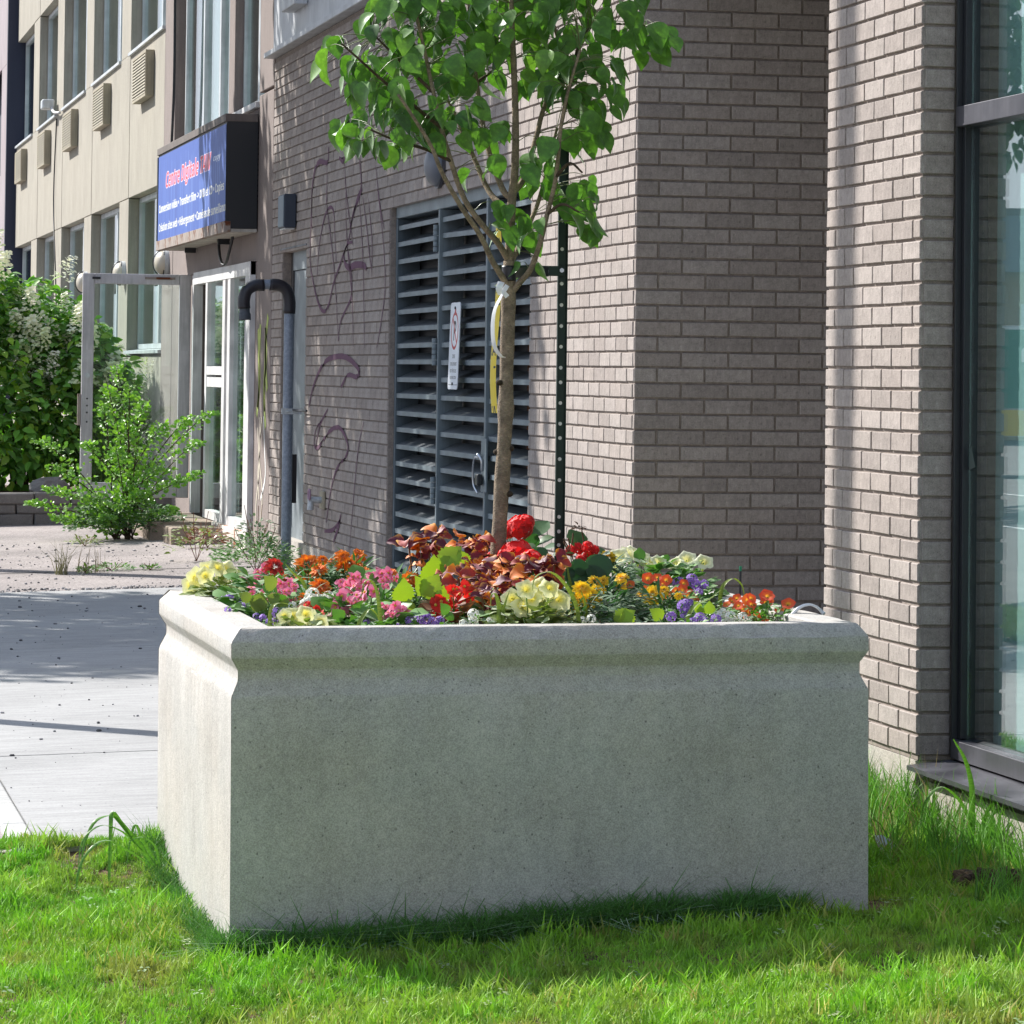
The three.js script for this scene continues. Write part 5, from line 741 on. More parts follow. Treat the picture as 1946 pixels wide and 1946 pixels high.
// a dome of leaves on soil: returns merged geometry in the plant's frame
function tuft(n, rx, h, leaf, size, seedN, rz = rx, y0 = 0) { const r = rng(seedN), L = []; for (let i = 0; i < n; i++) { const a = r() * 6.283, q = Math.sqrt(r()), e = r(), p = V(Math.cos(a) * q * rx, y0 + h * (0.15 + 0.85 * Math.sqrt(1 - q * q * 0.85)) * (0.35 + 0.65 * e), Math.sin(a) * q * rz), d = V(Math.cos(a) * (0.4 + q) + (r() - 0.5), 0.25 + (r() - 0.35) * 1.1, Math.sin(a) * (0.4 + q) + (r() - 0.5)); L.push(placed(leaf, basis(d, V((r() - 0.5) * 0.8, 1, (r() - 0.5) * 0.8 + 0.2)), p, size * (0.65 + r() * 0.7))); } return mergeGeometries(L); }
const SPEC = {
  petunia: { name: 'petunia', fl: 'petunia', leaf: roundLeaf, ls: 0.03, mat: 'yell', n: 170, up: 0.25, rx: 1.0 }, petunia_pale: { name: 'petunia', fl: 'petuniaPale', leaf: roundLeaf, ls: 0.03, mat: 'mid', n: 260, up: 0.75, rx: 1.0 },
  lobelia: { name: 'lobelia', fl: 'lobelia', leaf: smallLeaf, ls: 0.018, mat: 'mid', n: 150, up: 0.7 }, verbena: { name: 'verbena', fl: 'verbena', leaf: smallLeaf, ls: 0.022, mat: 'mid', n: 70, up: 0.5 }, alyssum: { name: 'alyssum', fl: 'alyssum', leaf: smallLeaf, ls: 0.02, mat: 'grey', n: 90, up: 0.5 },
  begoniaP: { name: 'begonia', fl: 'begoniaP', leaf: roundLeaf, ls: 0.045, mat: 'mid', n: 60, up: 0.3 }, begoniaR: { name: 'begonia', fl: 'begoniaR', leaf: roundLeaf, ls: 0.04, mat: 'bronze', n: 60, up: 0.3 },
  marigoldO: { name: 'marigold', fl: 'marigoldO', leaf: thinLeaf, ls: 0.042, mat: 'fern', n: 420, up: 0.7 }, marigoldY: { name: 'marigold', fl: 'marigoldY', leaf: thinLeaf, ls: 0.038, mat: 'dark', n: 320, up: 0.55 }, pomRed: { name: 'marigold', fl: 'pomRed', leaf: thinLeaf, ls: 0.04, mat: 'fern', n: 90, up: 0.4 },
  geranium: { name: 'geranium', fl: 'geranium', leaf: roundLeaf, ls: 0.05, mat: 'dark', n: 26, up: 0.4 }, cal: { name: 'calibrachoa', fl: 'calR', leaf: smallLeaf, ls: 0.02, mat: 'mid', n: 330, up: 0.6 },
};
PLANTS.forEach(([kind, label, cat, F, opt = {}], pi) => {
  const s = SPEC[kind], r = rng(500 + pi), cx = F.reduce((a, f) => a + f[0], 0) / F.length, cz = F[0][2], x0 = clamp(cx, PL.x0 + 0.16, PL.x1 - 0.16), z0 = clamp(cz, PL.z0 + 0.16, PL.z1 - 0.15), by = soilY(x0, z0);
  const w = thing(s.name, label, cat, [x0, by, z0]);
  const spread = Math.max(0.05, ...F.map((f) => Math.abs(f[0] - cx))), top = Math.max(...F.map((f) => f[1])) - by, mean = F.reduce((a, f) => a + f[1], 0) / F.length - by, h = Math.max(0.05, (opt.h ?? mean * 1.02));
  part('foliage', tuft(Math.round(s.n * 1.6), spread + 0.055, h, s.leaf, s.ls * 1.2, 900 + pi, opt.rz ?? 0.11), GREEN[opt.mat ?? s.mat], w).userData.kind = 'stuff';
  const stems = [];
  const FF = F.flatMap((f) => [f, ...(opt.solo || F.length < 2 || kind === 'pomRed' || kind.startsWith('petunia') ? [] : [[f[0] + (r() - 0.5) * 0.05, f[1] - 0.008 - r() * 0.025, f[2] + 0.05 - r() * 0.2, f[3] * (0.65 + r() * 0.3)]])]);
  for (const [i, f] of FF.entries()) {
    const p = V(f[0] - x0, f[1] - by, clamp(f[2] + (r() - 0.5) * (opt.jz ?? 0.12), PL.z0 - 0.05, PL.z1 - 0.02) - z0), geos = FL[s.fl], m = part('flower', geos[i % geos.length], pet, w);
    const d = V((r() - 0.5) * 0.9 - 0.1, s.up + (r() - 0.3) * 0.5, 0.75 + (r() - 0.5) * 0.7); m.quaternion.setFromRotationMatrix(basis(d, V(r() - 0.5, r() - 0.5, r() - 0.5))); m.position.copy(p); m.scale.setScalar(Math.max(f[3], 0.008) * 1.55);
    stems.push(tube([[p.x * 0.4, -0.02, p.z * 0.4], [p.x * 0.75, p.y * 0.55, p.z * 0.75], [p.x, p.y - f[3] * 0.3, p.z - f[3] * 0.25]], 0.0016, 5, false));
  }
  part('stems', merge(stems), GREEN.mid, w).userData.kind = 'stuff';
});
// coleus: maroon leaves with orange margins
{
  const cg = (k) => { const g = leafGeo(1, 0.78, 0.3, 0.5 + 0.3 * k, (t) => oval(t) * (1 + 0.1 * Math.sin(t * 40)), 10, 0.07, [-1, -0.72, -0.45, 0, 0.45, 0.72, 1]), o = [[0.2, 0.01, 0.025], [0.12, 0.008, 0.03], [0.8, 0.2, 0.012], [0.36, 0.03, 0.02]][k], e = [[0.95, 0.40, 0.03], [0.75, 0.36, 0.08], [0.98, 0.42, 0.02], [0.95, 0.52, 0.04]][k]; return colored(g, (i, q) => { const x = Math.abs(q.attributes.position.getX(i)), z = q.attributes.position.getZ(i), edge = sm(0.25, 0.37, x + 0.25 * Math.max(0, z - 0.75)); return o.map((v, j) => v + (e[j] - v) * edge); }); };
  const CG = [0, 1, 2, 3].map(cg), cm = vcol(0.3, 0.7), nm = ['coleus with long orange leaves left of the tree trunk, tallest of the bed', 'maroon and orange coleus close behind the tree trunk', 'coleus with cupped maroon leaves in front of the trunk, left of it', 'dark maroon coleus low beside the foot of the trunk', 'orange frilled coleus right beside the foot of the trunk', 'orange and maroon coleus below the steel stake', 'drooping maroon coleus behind the yellow petunias at the front rim'];
  COLEUS.forEach((L, ci) => {
    const r = rng(70 + ci), cx = L.reduce((a, f) => a + f[0], 0) / L.length, z0 = clamp(L[0][2], PL.z0 + 0.2, PL.z1 - 0.2), by = soilY(cx), w = thing('coleus', nm[ci], 'coleus', [cx, by, z0]), st = [];
    for (const f of L) { const c = V(f[0] - cx, f[1] - by, (r() - 0.5) * 0.1); for (let k = 0; k < 5; k++) { const a = k * 1.2566 + r(), d = V(Math.cos(a), 0.3 + (r() - 0.5) * 1.1, Math.sin(a) * 0.8 + 0.25), m = part('leaf', CG[Math.floor(r() * 4)], cm, w); m.quaternion.setFromRotationMatrix(basis(d, V((r() - 0.5) * 1.4, 0.7, 0.6 + (r() - 0.5) * 1.2))); m.scale.setScalar(f[3] * (1.05 + r() * 0.5)); m.position.copy(c).add(V((r() - 0.5) * 0.02, (r() - 0.5) * 0.03, 0)); } st.push(tube([[c.x * 0.3, -0.02, c.z * 0.3], [c.x * 0.7, c.y * 0.5, c.z], [c.x, c.y, c.z]], 0.003, 5, false)); }
    part('stems', merge(st), GREEN.bronze, w).userData.kind = 'stuff'; part('foliage', tuft(60, 0.09, 0.12, roundLeaf, 0.05, 80 + ci, 0.08), ci % 2 ? GREEN.bronze : GREEN.mid, w).userData.kind = 'stuff';
  });
}
{ // broad bright green leaves
  const lg = [0, 1].map((k) => leafGeo(1, 0.9, 0.2, 0.4 + k * 0.3, (t) => heart(t) * (1 + 0.13 * Math.sin(t * 44 + k)), 20, 0.015)), nm = ['chartreuse plant with large jagged leaves left of the tree trunk', 'bright green plant with broad leaves between the pink and the red begonias', 'small light green plant along the front rim below the pink begonias', 'lime green leaves poking over the front rim right of centre', 'yellow green leafy plant behind the purple flowers at the left rim'];
  LIME.forEach((L, ci) => { const r = rng(170 + ci), cx = clamp(L.reduce((a, f) => a + f[0], 0) / L.length, 1.42, 2.75), z0 = clamp(L[0][2], PL.z0 + 0.2, PL.z1 - 0.14), by = soilY(cx), w = thing('leafy_plant', nm[ci], 'plant', [cx, by, z0]), st = []; for (const f of L) { const m = part('leaf', lg[Math.floor(r() * 2)], ci === 2 ? GREEN.mid : ci === 4 ? GREEN.yell : GREEN.lime, w), c = V(f[0] - cx, f[1] - by, 0), d = V((r() - 0.5) * 1.6, 0.5 + r() * 0.5, 0.1 + r() * 0.4); m.quaternion.setFromRotationMatrix(basis(d, V((r() - 0.5) * 0.5, 0.5, 1))); const s = f[3] * 1.9; m.scale.setScalar(s); m.position.copy(c).addScaledVector(d.clone().normalize(), -s * 0.5); st.push(tube([[0, -0.02, 0], [m.position.x * 0.6, m.position.y * 0.5, 0], [m.position.x, m.position.y, m.position.z]], 0.002, 5, false)); } part('stems', merge(st), GREEN.mid, w).userData.kind = 'stuff'; });
}
{
  const g = leafGeo(1, 1.05, 0.15, 0.4, (t) => Math.pow(Math.sin(Math.PI * clamp(t, 0.06, 0.97)), 0.45), 8, 0.03), L = ROUND[0], w = thing('geranium', 'dark round geranium leaves with a spent brown flower head right of the stake', 'geranium', [2.36, soilY(2.36), -10.35]), r = rng(44);
  for (const f of L) for (let k = 0; k < 2; k++) { const m = part('leaf', g, k ? GREEN.dark : leafMat(0.03, 0.11, 0.025), w), d = V((r() - 0.5) * 1.8, 0.4 + r(), 0.2 * (r() - 0.5)); m.quaternion.setFromRotationMatrix(basis(d, V((r() - 0.5) * 0.6, 0.4, 1))); const s = f[3] * 2; m.scale.setScalar(s); m.position.set(f[0] - 2.36, f[1] - soilY(2.36), k * -0.03).addScaledVector(d.clone().normalize(), -s * 0.5); }
  const brown = std({ color: lin(0.10, 0.05, 0.025) }); STEMS.slice(0, 2).forEach((s) => part('stem', tube([[s[0][0] - 2.36, 0, s[0][2] + 10.35], ...s.map((p) => [p[0] - 2.36, p[1] - soilY(2.36), p[2] + 10.35])], 0.002, 6), brown, w));
  const sp = tuft(26, 0.016, 0.02, smallLeaf, 0.016, 12); part('spent_head', sp, brown, w, [SPENT[0][0] - 2.36, SPENT[0][1] - soilY(2.36) - 0.008, -0.15]);
  part('seed_pods', merge([[1080, 0.94], [0, 0.95], [0, 0.965]].map(([, y], i) => tube([[2.341 - 2.36 + i * 0.005, y - 0.72, -0.15], [2.33 - 2.36 + i * 0.012, y - 0.71 + 0.012, -0.15], [2.326 - 2.36 + i * 0.014, y - 0.71 + 0.02, -0.15]], 0.0024, 5))), brown, w);
}
BLADES.forEach((b, i) => { const [x, , z] = b[0], w = part('grass_blade', ribbon([[x, soilY(x, z) - 0.02, Math.min(z, PL.z1 - 0.125)], ...b].map((p) => [p[0], p[1], p[2]]), (t) => 0.0065 * Math.min(1, 1.3 * (1 - t) + 0.12), V(0.75, 0.1, 0.6), 0.25, 16), GREEN.yell, scene); tag(w, ['arching grass blade bent over the pink begonias at the front rim', 'short folded grass blade hooked over the front rim below the pink flowers', 'long grass blade arching over the yellow petunias', 'bent grass blade left of the yellow petunias', 'straight short grass blade beside the yellow petunias', 'short upright grass blade at the left end of the yellow petunias', 'grass blade among the yellow marigolds', 'upright grass blade with a bud in front of the steel stake', 'thin grass arc in front of the black sprinkler', 'slanting grass blade at the right front of the bed', 'grass blade leaning over the orange marigolds', 'low grass blade behind the small purple flowers'][i], 'grass blade', 'loose grass blades in the planter'); });
{ // sprinkler stick and its white feed tube
  const w = thing('sprinkler', 'thin black sprinkler stick with a green tip at the rear right of the planter', 'sprinkler', [2.8, 0.7, -10.55]); w.position.x = 2.872; 
  part('riser', tube([[0, 0, 0], [0.001, 0.08, 0], [0.002, 0.17, 0]], 0.0034, 8), M.pvcBlack, w); part('nozzle', new THREE.CylinderGeometry(0.0045, 0.004, 0.014, 10), std({ color: lin(0.02, 0.2, 0.1), roughness: 0.4 }), w, [0.002, 0.178, 0]); part('socket', tube([[-0.012, 0, 0.002], [-0.012, 0.04, 0.002], [-0.012, 0.085, 0.002]], 0.006, 8), M.pvcBlack, w);
  const t = thing('white_tube', 'white plastic irrigation tube curling over the front right rim of the planter', 'tube', [0, 0, 0]); part('tube', tube([[2.82, 0.715, -9.95], [2.845, 0.77, -9.93], [2.872, 0.803, -9.92], [2.902, 0.812, -9.92], [2.926, 0.803, -9.92], [2.94, 0.790, -9.92], [2.944, 0.787, -9.915]], 0.0055, 8), std({ color: lin(0.72, 0.73, 0.75), roughness: 0.35 }), t);
}
// ---------- lawn blades ----------
function bladeTuft(n, h, w, spread, lean, seedN) {
  const r = rng(seedN), pos = [], nor = [], idx = [];
  for (let i = 0; i < n; i++) {
    const a = r() * 6.283, x = (r() - 0.5) * 2 * spread, z = (r() - 0.5) * 2 * spread, hh = h * (0.5 + r() * 0.7), l = lean * (0.3 + r()), dx = Math.cos(a) * l, dz = Math.sin(a) * l, b = r() * 6.283, sx = Math.cos(b) * w / 2, sz = Math.sin(b) * w / 2, k = pos.length / 3;
    for (const [t, q] of [[0, 1], [0.5, 0.8], [1, 0]]) { const cx = x + dx * hh * t * t, cz = z + dz * hh * t * t, cy = hh * t * (1 - 0.3 * l * t); if (q) { pos.push(cx - sx * q, cy, cz - sz * q, cx + sx * q, cy, cz + sz * q); } else pos.push(cx, cy, cz); }
    idx.push(k, k + 1, k + 2, k + 1, k + 3, k + 2, k + 2, k + 3, k + 4);
  }
  const g = new THREE.BufferGeometry(); g.setAttribute('position', new THREE.Float32BufferAttribute(pos, 3)); g.setIndex(idx); g.computeVertexNormals(); return g.toNonIndexed();
}
const grassMat = phy({ color: 0xffffff, transmission: 0.35, thickness: 0, roughness: 0.85, side: THREE.DoubleSide });
const patch = fbm(5, 4, 201), patch2 = fbm(12, 3, 202);
const inPlanter = (x, z, m = 0) => x > PL.x0 - m && x < PL.x1 + m && z > PL.z0 - m && z < PL.z1 + m;
// how worn the turf is: 0 lush, 1 bare
function worn(x, z) { let v = 0; for (const [a, b, r, k] of [[1.74, -8.3, 0.10, 0.9], [1.63, -8.36, 0.05, 0.8], [2.76, -8.0, 0.22, 0.55], [2.95, -8.12, 0.15, 0.45], [3.43, -9.9, 0.12, 1], [2.98, -9.6, 0.1, 1], [0.98, -11.12, 0.1, 0.9], [0.72, -9.6, 0.12, 0.5], [1.0, -9.35, 0.14, 0.5], [1.2, -8.5, 0.2, 0.35]]) { const d = Math.hypot(x - a, (z - b) * 0.8) / r; v = Math.max(v, k * (1 - sm(0.5, 1.2, d + (patch2(x, z) - 0.5) * 0.7))); } return v; }
function lawn(name, label, n, area, ok, geo, scaleFn, colFn, seedN) {
  const r = rng(seedN), mats = [], m4 = new THREE.Matrix4(), q = new THREE.Quaternion(), e = new THREE.Euler();
  for (let i = 0; i < n; i++) { const [x, z] = area(r), s = ok(x, z, r) ? scaleFn(x, z, r) : 0; if (!s) continue; e.set((r() - 0.5) * 0.5, r() * 6.283, (r() - 0.5) * 0.5); mats.push([x, z, s, q.setFromEuler(e).clone(), colFn(x, z, r)]); }
  const im = new THREE.InstancedMesh(geo, grassMat, mats.length); im.name = numbered(name);
  mats.forEach(([x, z, s, qq, c], i) => { m4.compose(V(x, (z < -11.2 ? gy(x) + 0.01 : lawnY(x, z) - 0.006), z), qq, Array.isArray(s) ? V(...s) : V(s, s, s)); im.setMatrixAt(i, m4); im.setColorAt(i, c); });
  im.castShadow = im.receiveShadow = true; scene.add(im); return tag(im, label, 'grass', null, 'stuff');
}
const gcol = (x, z, r) => { const p = patch(x * 0.21 + 3, z * 0.21 + 7), p2 = patch2(x * 0.3, z * 0.3), k = 0.5 + r() * 0.6 + 0.35 * (p2 - 0.3), dry = clamp(worn(x, z) * 0.8 + (r() < 0.07 ? 0.7 : 0) + 0.32 * sm(0.5, 0.68, patch2(x * 0.42 + 9, z * 0.42 + 2))); const a = [0.20 + 0.14 * p, 0.50 + 0.1 * p2, 0.025], d = [0.50, 0.46, 0.11]; return lin(...a.map((v, j) => (v + (d[j] - v) * dry) * k)); };
const lawnOK = (x, z) => !inPlanter(x, z, 0.004) && x < 3.6 && (z > -11.32 - 0.05 * patch2(x, z) || x > 2.75) && x > -3;
for (let k = 0; k < 3; k++) lawn('lawn_grass', ['mown green lawn grass round the planter', 'finer mown grass mixed into the lawn', 'longer tufts scattered through the mown lawn'][k], [38000, 38000, 5200][k], (r) => [rr(0.3, 3.6, r), rr(-11.4, -7.2, r)], (x, z, r) => lawnOK(x, z) && r() > worn(x, z) * 0.95 && (k === 2 || r() < 0.45 + 1.4 * sm(0.3, 0.6, patch2(x * 0.9 + 4, z * 0.9))), bladeTuft([9, 10, 7][k], [0.024, 0.020, 0.05][k], [0.0038, 0.0034, 0.0042][k], [0.016, 0.02, 0.012][k], [0.7, 1.0, 0.6][k], 300 + k), (x, z, r) => 0.4 + r() * 0.5 + 0.95 * sm(0.3, 0.68, patch2(x * 0.55, z * 0.55 + 3)), gcol, 310 + k);
lawn('lawn_grass', 'lawn grass running on beside the camera and along the building', 16000, (r) => r() < 0.75 ? [rr(-3, 3.6, r), rr(-8, -3.6, r)] : [rr(2.75, 3.6, r), rr(-15.3, -11.2, r)], (x, z) => lawnOK(x, z) && !(x > 0.3 && z > -11.25 && z < -7.2), bladeTuft(12, 0.04, 0.005, 0.03, 0.8, 305), (x, z, r) => 0.8 + r() * 0.6, gcol, 315);
lawn('clover', 'pale low clover leaves dotted through the lawn', 420, (r) => [rr(0.4, 3.5, r), rr(-11.1, -7.4, r)], (x, z, r) => lawnOK(x, z) && patch2(x * 0.4 + 2, z * 0.4) > 0.52, (() => { const L = []; for (let k = 0; k < 5; k++) { const a = k * 1.256; L.push(placed(roundLeaf, basis(V(Math.cos(a), 0.25, Math.sin(a)), V(0, 1, 0)), V(Math.cos(a) * 0.3, 1.6 + (k % 2) * 0.4, Math.sin(a) * 0.3), 1)); } return mergeGeometries(L).scale(0.011, 0.013, 0.011); })(), (x, z, r) => 0.7 + r() * 0.7, (x, z, r) => lin(0.2 + r() * 0.12, 0.32 + r() * 0.1, 0.12), 316);
lawn('dry_clippings', 'straw-coloured dry clippings lying on the lawn', 5200, (r) => [rr(0.4, 3.5, r), rr(-11.1, -7.4, r)], (x, z, r) => lawnOK(x, z) && (worn(x, z) > 0.25 || r() < 0.22), bladeTuft(3, 0.02, 0.0022, 0.03, 3.2, 306), (x, z, r) => [0.9, 0.5, 0.9], (x, z, r) => lin(0.45 + r() * 0.15, 0.40 + r() * 0.1, 0.2), 317);
// long uncut grass against the planter and the building
const longG = bladeTuft(9, 0.12, 0.0042, 0.018, 1.1, 320), tallG = bladeTuft(8, 0.2, 0.0045, 0.02, 0.55, 321);
lawn('long_grass', 'long uncut grass lying against the foot of the planter', 1500, (r) => { const t = r(); return t < 0.62 ? [rr(PL.x0 - 0.03, PL.x1 - 0.2, r), PL.z1 + 0.005 + Math.pow(r(), 2) * 0.07] : [PL.x0 - 0.005 - Math.pow(r(), 2) * 0.06, rr(PL.z0, PL.z1 + 0.05, r)]; }, (x, z, r) => !inPlanter(x, z, 0.002) && r() < (z > PL.z1 ? 0.45 + 0.55 * sm(0.3, 0.7, patch2(x * 0.8, 0.3)) : 0.4), longG, (x, z, r) => { const s = (z > PL.z1 ? 0.7 : 0.4) + r() * 0.6; return [s * 1.25, s * (0.7 + 0.5 * patch2(x * 0.9 + 0.4, 0.7)), s]; }, (x, z, r) => { const k = 0.7 + r() * 0.5; return lin(0.09 * k, 0.26 * k, 0.03 * k); }, 330);
lawn('long_grass', 'tall grass growing along the building foundation right of the planter', 900, (r) => [3.6 - Math.pow(r(), 1.7) * 0.3, rr(-13.8, -8.6, r)], (x, z, r) => r() < 0.75 + 0.25 * patch2(x, z) && worn(x, z) < 0.6, tallG, (x, z, r) => 0.45 + r() * 0.75 * (1 - 0.35 * sm(3.55, 3.3, x)), (x, z, r) => { const k = 0.7 + r() * 0.6; return r() < 0.12 ? lin(0.34, 0.27, 0.12) : lin(0.14 * k, 0.36 * k, 0.03 * k); }, 331);
lawn('long_grass', 'longest dark blades sprawling in front of the planter', 170, (r) => [rr(PL.x0, PL.x1 - 0.3, r), PL.z1 + 0.01 + r() * 0.06], (x, z, r) => r() < 0.25 + 0.75 * sm(0.35, 0.6, patch2(x * 0.8, 0.3)), bladeTuft(6, 0.2, 0.0045, 0.02, 1.5, 322), (x, z, r) => { const s = 0.7 + r() * 0.5; return [s * 1.3, s * 0.8, s * 0.7]; }, (x, z, r) => { const k = 0.7 + r() * 0.5; return lin(0.08 * k, 0.24 * k, 0.03 * k); }, 332);
// verge of the street
{ const r = rng(77), im = new THREE.InstancedMesh(bladeTuft(12, 0.06, 0.008, 0.06, 0.8, 340), grassMat, 6000); im.name = 'verge_grass'; for (let i = 0; i < 6000; i++) { const x = rr(-0.5, 0.55, r), z = rr(-42, -16.5, r); im.setMatrixAt(i, new THREE.Matrix4().makeRotationY(r() * 6).scale(V(1, 0.7 + r() * 0.6, 1)).setPosition(x, gy(x) + 0.005, z)); im.setColorAt(i, lin(0.1 + r() * 0.08, 0.22, 0.03)); } scene.add(im); tag(im, 'grass verge between the concrete pad and the street', 'grass', null, 'stuff'); }
// coarse weeds with broad blades
function coarse(label, base, arcs, hw) { const w = thing('coarse_grass', label, 'grass', base); arcs.forEach(([pts, k = 1, side = V(0.8, 0, 0.6)]) => part('leaf_blade', ribbon(pts, (t) => hw * k * Math.min(1, 0.35 + t * 4) * Math.sqrt(1 - t * 0.98), side, 0.3, 18), leafMat(0.16, 0.42, 0.03, 0.5), w)); return w; }
coarse('big coarse grass clump with drooping broad blades at the left of the planter', [1.20, lawnY(1.2, -10.83), -10.83], [[[[0, 0, 0], [-0.06, 0.09, 0], [-0.12, 0.16, 0.01], [-0.145, 0.19, 0.01], [-0.15, 0.12, 0.02], [-0.153, 0.0, 0.03], [-0.155, -0.05, 0.04]], 1.3], [[[-0.08, 0.1, 0], [-0.14, 0.175, 0], [-0.19, 0.165, 0.01], [-0.225, 0.1, 0.02], [-0.235, 0.02, 0.03]]], [[[-0.05, 0.07, 0], [-0.12, 0.135, 0.02], [-0.18, 0.15, 0.02], [-0.23, 0.11, 0.03], [-0.245, 0.03, 0.04]], 0.7], [[[-0.03, 0.03, 0], [-0.1, 0.08, 0.03], [-0.17, 0.11, 0.04], [-0.23, 0.06, 0.05], [-0.25, -0.02, 0.06], [-0.24, -0.06, 0.06]], 0.9], [[[0, 0.02, 0], [-0.05, 0.1, 0], [-0.075, 0.15, 0], [-0.09, 0.1, 0], [-0.1, 0.03, 0.01]], 0.8], [[[0.0, 0.02, 0.01], [-0.02, 0.09, 0.02], [-0.06, 0.115, 0.02], [-0.1, 0.1, 0.03]], 0.6]], 0.0085);
coarse('tall broad-bladed grass shoot below the shop window sill', [3.53, lawnY(3.53, -10.35), -10.35], [[[[0, 0, 0], [0.0, 0.12, 0], [-0.005, 0.2, 0.01], [-0.03, 0.28, 0.02], [-0.07, 0.34, 0.03]], 1.25], [[[0, 0.08, 0], [-0.04, 0.16, 0], [-0.1, 0.2, 0.01], [-0.15, 0.16, 0.02], [-0.165, 0.1, 0.02]], 0.7], [[[0.02, 0, 0.01], [0.03, 0.1, 0.02], [0.05, 0.15, 0.04], [0.1, 0.16, 0.06]], 0.8], [[[0.03, 0.06, 0.02], [0.06, 0.13, 0.04], [0.12, 0.14, 0.06], [0.16, 0.1, 0.08]], 0.6]], 0.0095);
// litter and earth on the lawn
{
  const w = thing('plastic_litter', 'torn white plastic scrap lying in the shaded grass right of the planter', 'litter', [3.335, lawnY(3.335, -10.6) + 0.03, -10.6]), g = new THREE.PlaneGeometry(0.062, 0.062, 6, 6), p = g.attributes.position, r = rng(6);
  for (let i = 0; i < p.count; i++) { const x = p.getX(i), y = p.getY(i); p.setXYZ(i, x * (1 - 0.5 * Math.max(0, y / 0.03)) + 0.35 * -y, y, (r() - 0.5) * 0.012 + 0.4 * Math.abs(x)); } g.computeVertexNormals(); const m = part('scrap', g.toNonIndexed(), std({ color: lin(0.7, 0.74, 0.8), roughness: 0.5, side: THREE.DoubleSide }), w); m.rotation.set(-0.5, 0.2, 0.1);
}
{
  const w = thing('soil_mound', 'small heap of dark earth in the shaded grass at the right', 'earth', [3.44, lawnY(3.44, -9.88) - 0.01, -9.88]), g = new THREE.SphereGeometry(1, 26, 10, 0, 6.2832, 0, 1.5708), p = g.attributes.position; for (let i = 0; i < p.count; i++) { const n = 1 + (bumpN(p.getX(i) * 0.6 + 2, p.getZ(i) * 0.6) - 0.5) * 0.9 + (patch2(p.getX(i), p.getZ(i)) - 0.5) * 0.5; p.setXYZ(i, p.getX(i) * 0.14 * n, p.getY(i) * 0.05 * n, p.getZ(i) * 0.11 * n); } g.computeVertexNormals(); part('earth', g, M.soil, w);
}
// pebbles and grit on the pad
{ const r = rng(12), im = new THREE.InstancedMesh(new THREE.IcosahedronGeometry(1, 0), std({ color: lin(0.1, 0.1, 0.105) }), 420); im.name = 'grit'; for (let i = 0; i < 420; i++) { const z = -11.4 - Math.pow(r(), 0.8) * 12, x = rr(0.9, 2.9, r), s = 0.0018 + Math.pow(r(), 4) * 0.009; im.setMatrixAt(i, new THREE.Matrix4().makeRotationY(r() * 6).scale(V(s * (0.8 + r()), s * 0.7, s)).setPosition(x, gy(x) + 0.007 + s * 0.3, z)); im.setColorAt(i, lin(1, 1, 1).multiplyScalar(0.5 + r() * 2)); } scene.add(im); tag(im, 'dark grit and pebbles scattered over the concrete pad', 'grit', null, 'stuff'); }
{ const r = rng(13), im = new THREE.InstancedMesh(new THREE.IcosahedronGeometry(1, 0), std({ color: lin(0.2, 0.19, 0.185) }), 2600); im.name = 'gravel'; for (let i = 0; i < 2600; i++) { const e = i < 1900, z = e ? -23.56 - Math.pow(r(), 2) * 0.5 : rr(-30, -24, r), x = rr(1.3, 3.7, r), s = 0.002 + Math.pow(r(), 4) * 0.011; im.setMatrixAt(i, new THREE.Matrix4().makeRotationY(r() * 6).scale(V(s * (0.8 + r()), s * 0.8, s)).setPosition(x, gy(x) - 0.011 + s * 0.3, z)); im.setColorAt(i, lin(1, 1, 1).multiplyScalar(0.5 + r() * 1.8)); } scene.add(im); tag(im, 'loose gravel along the far edge of the concrete pad', 'gravel', null, 'stuff'); }

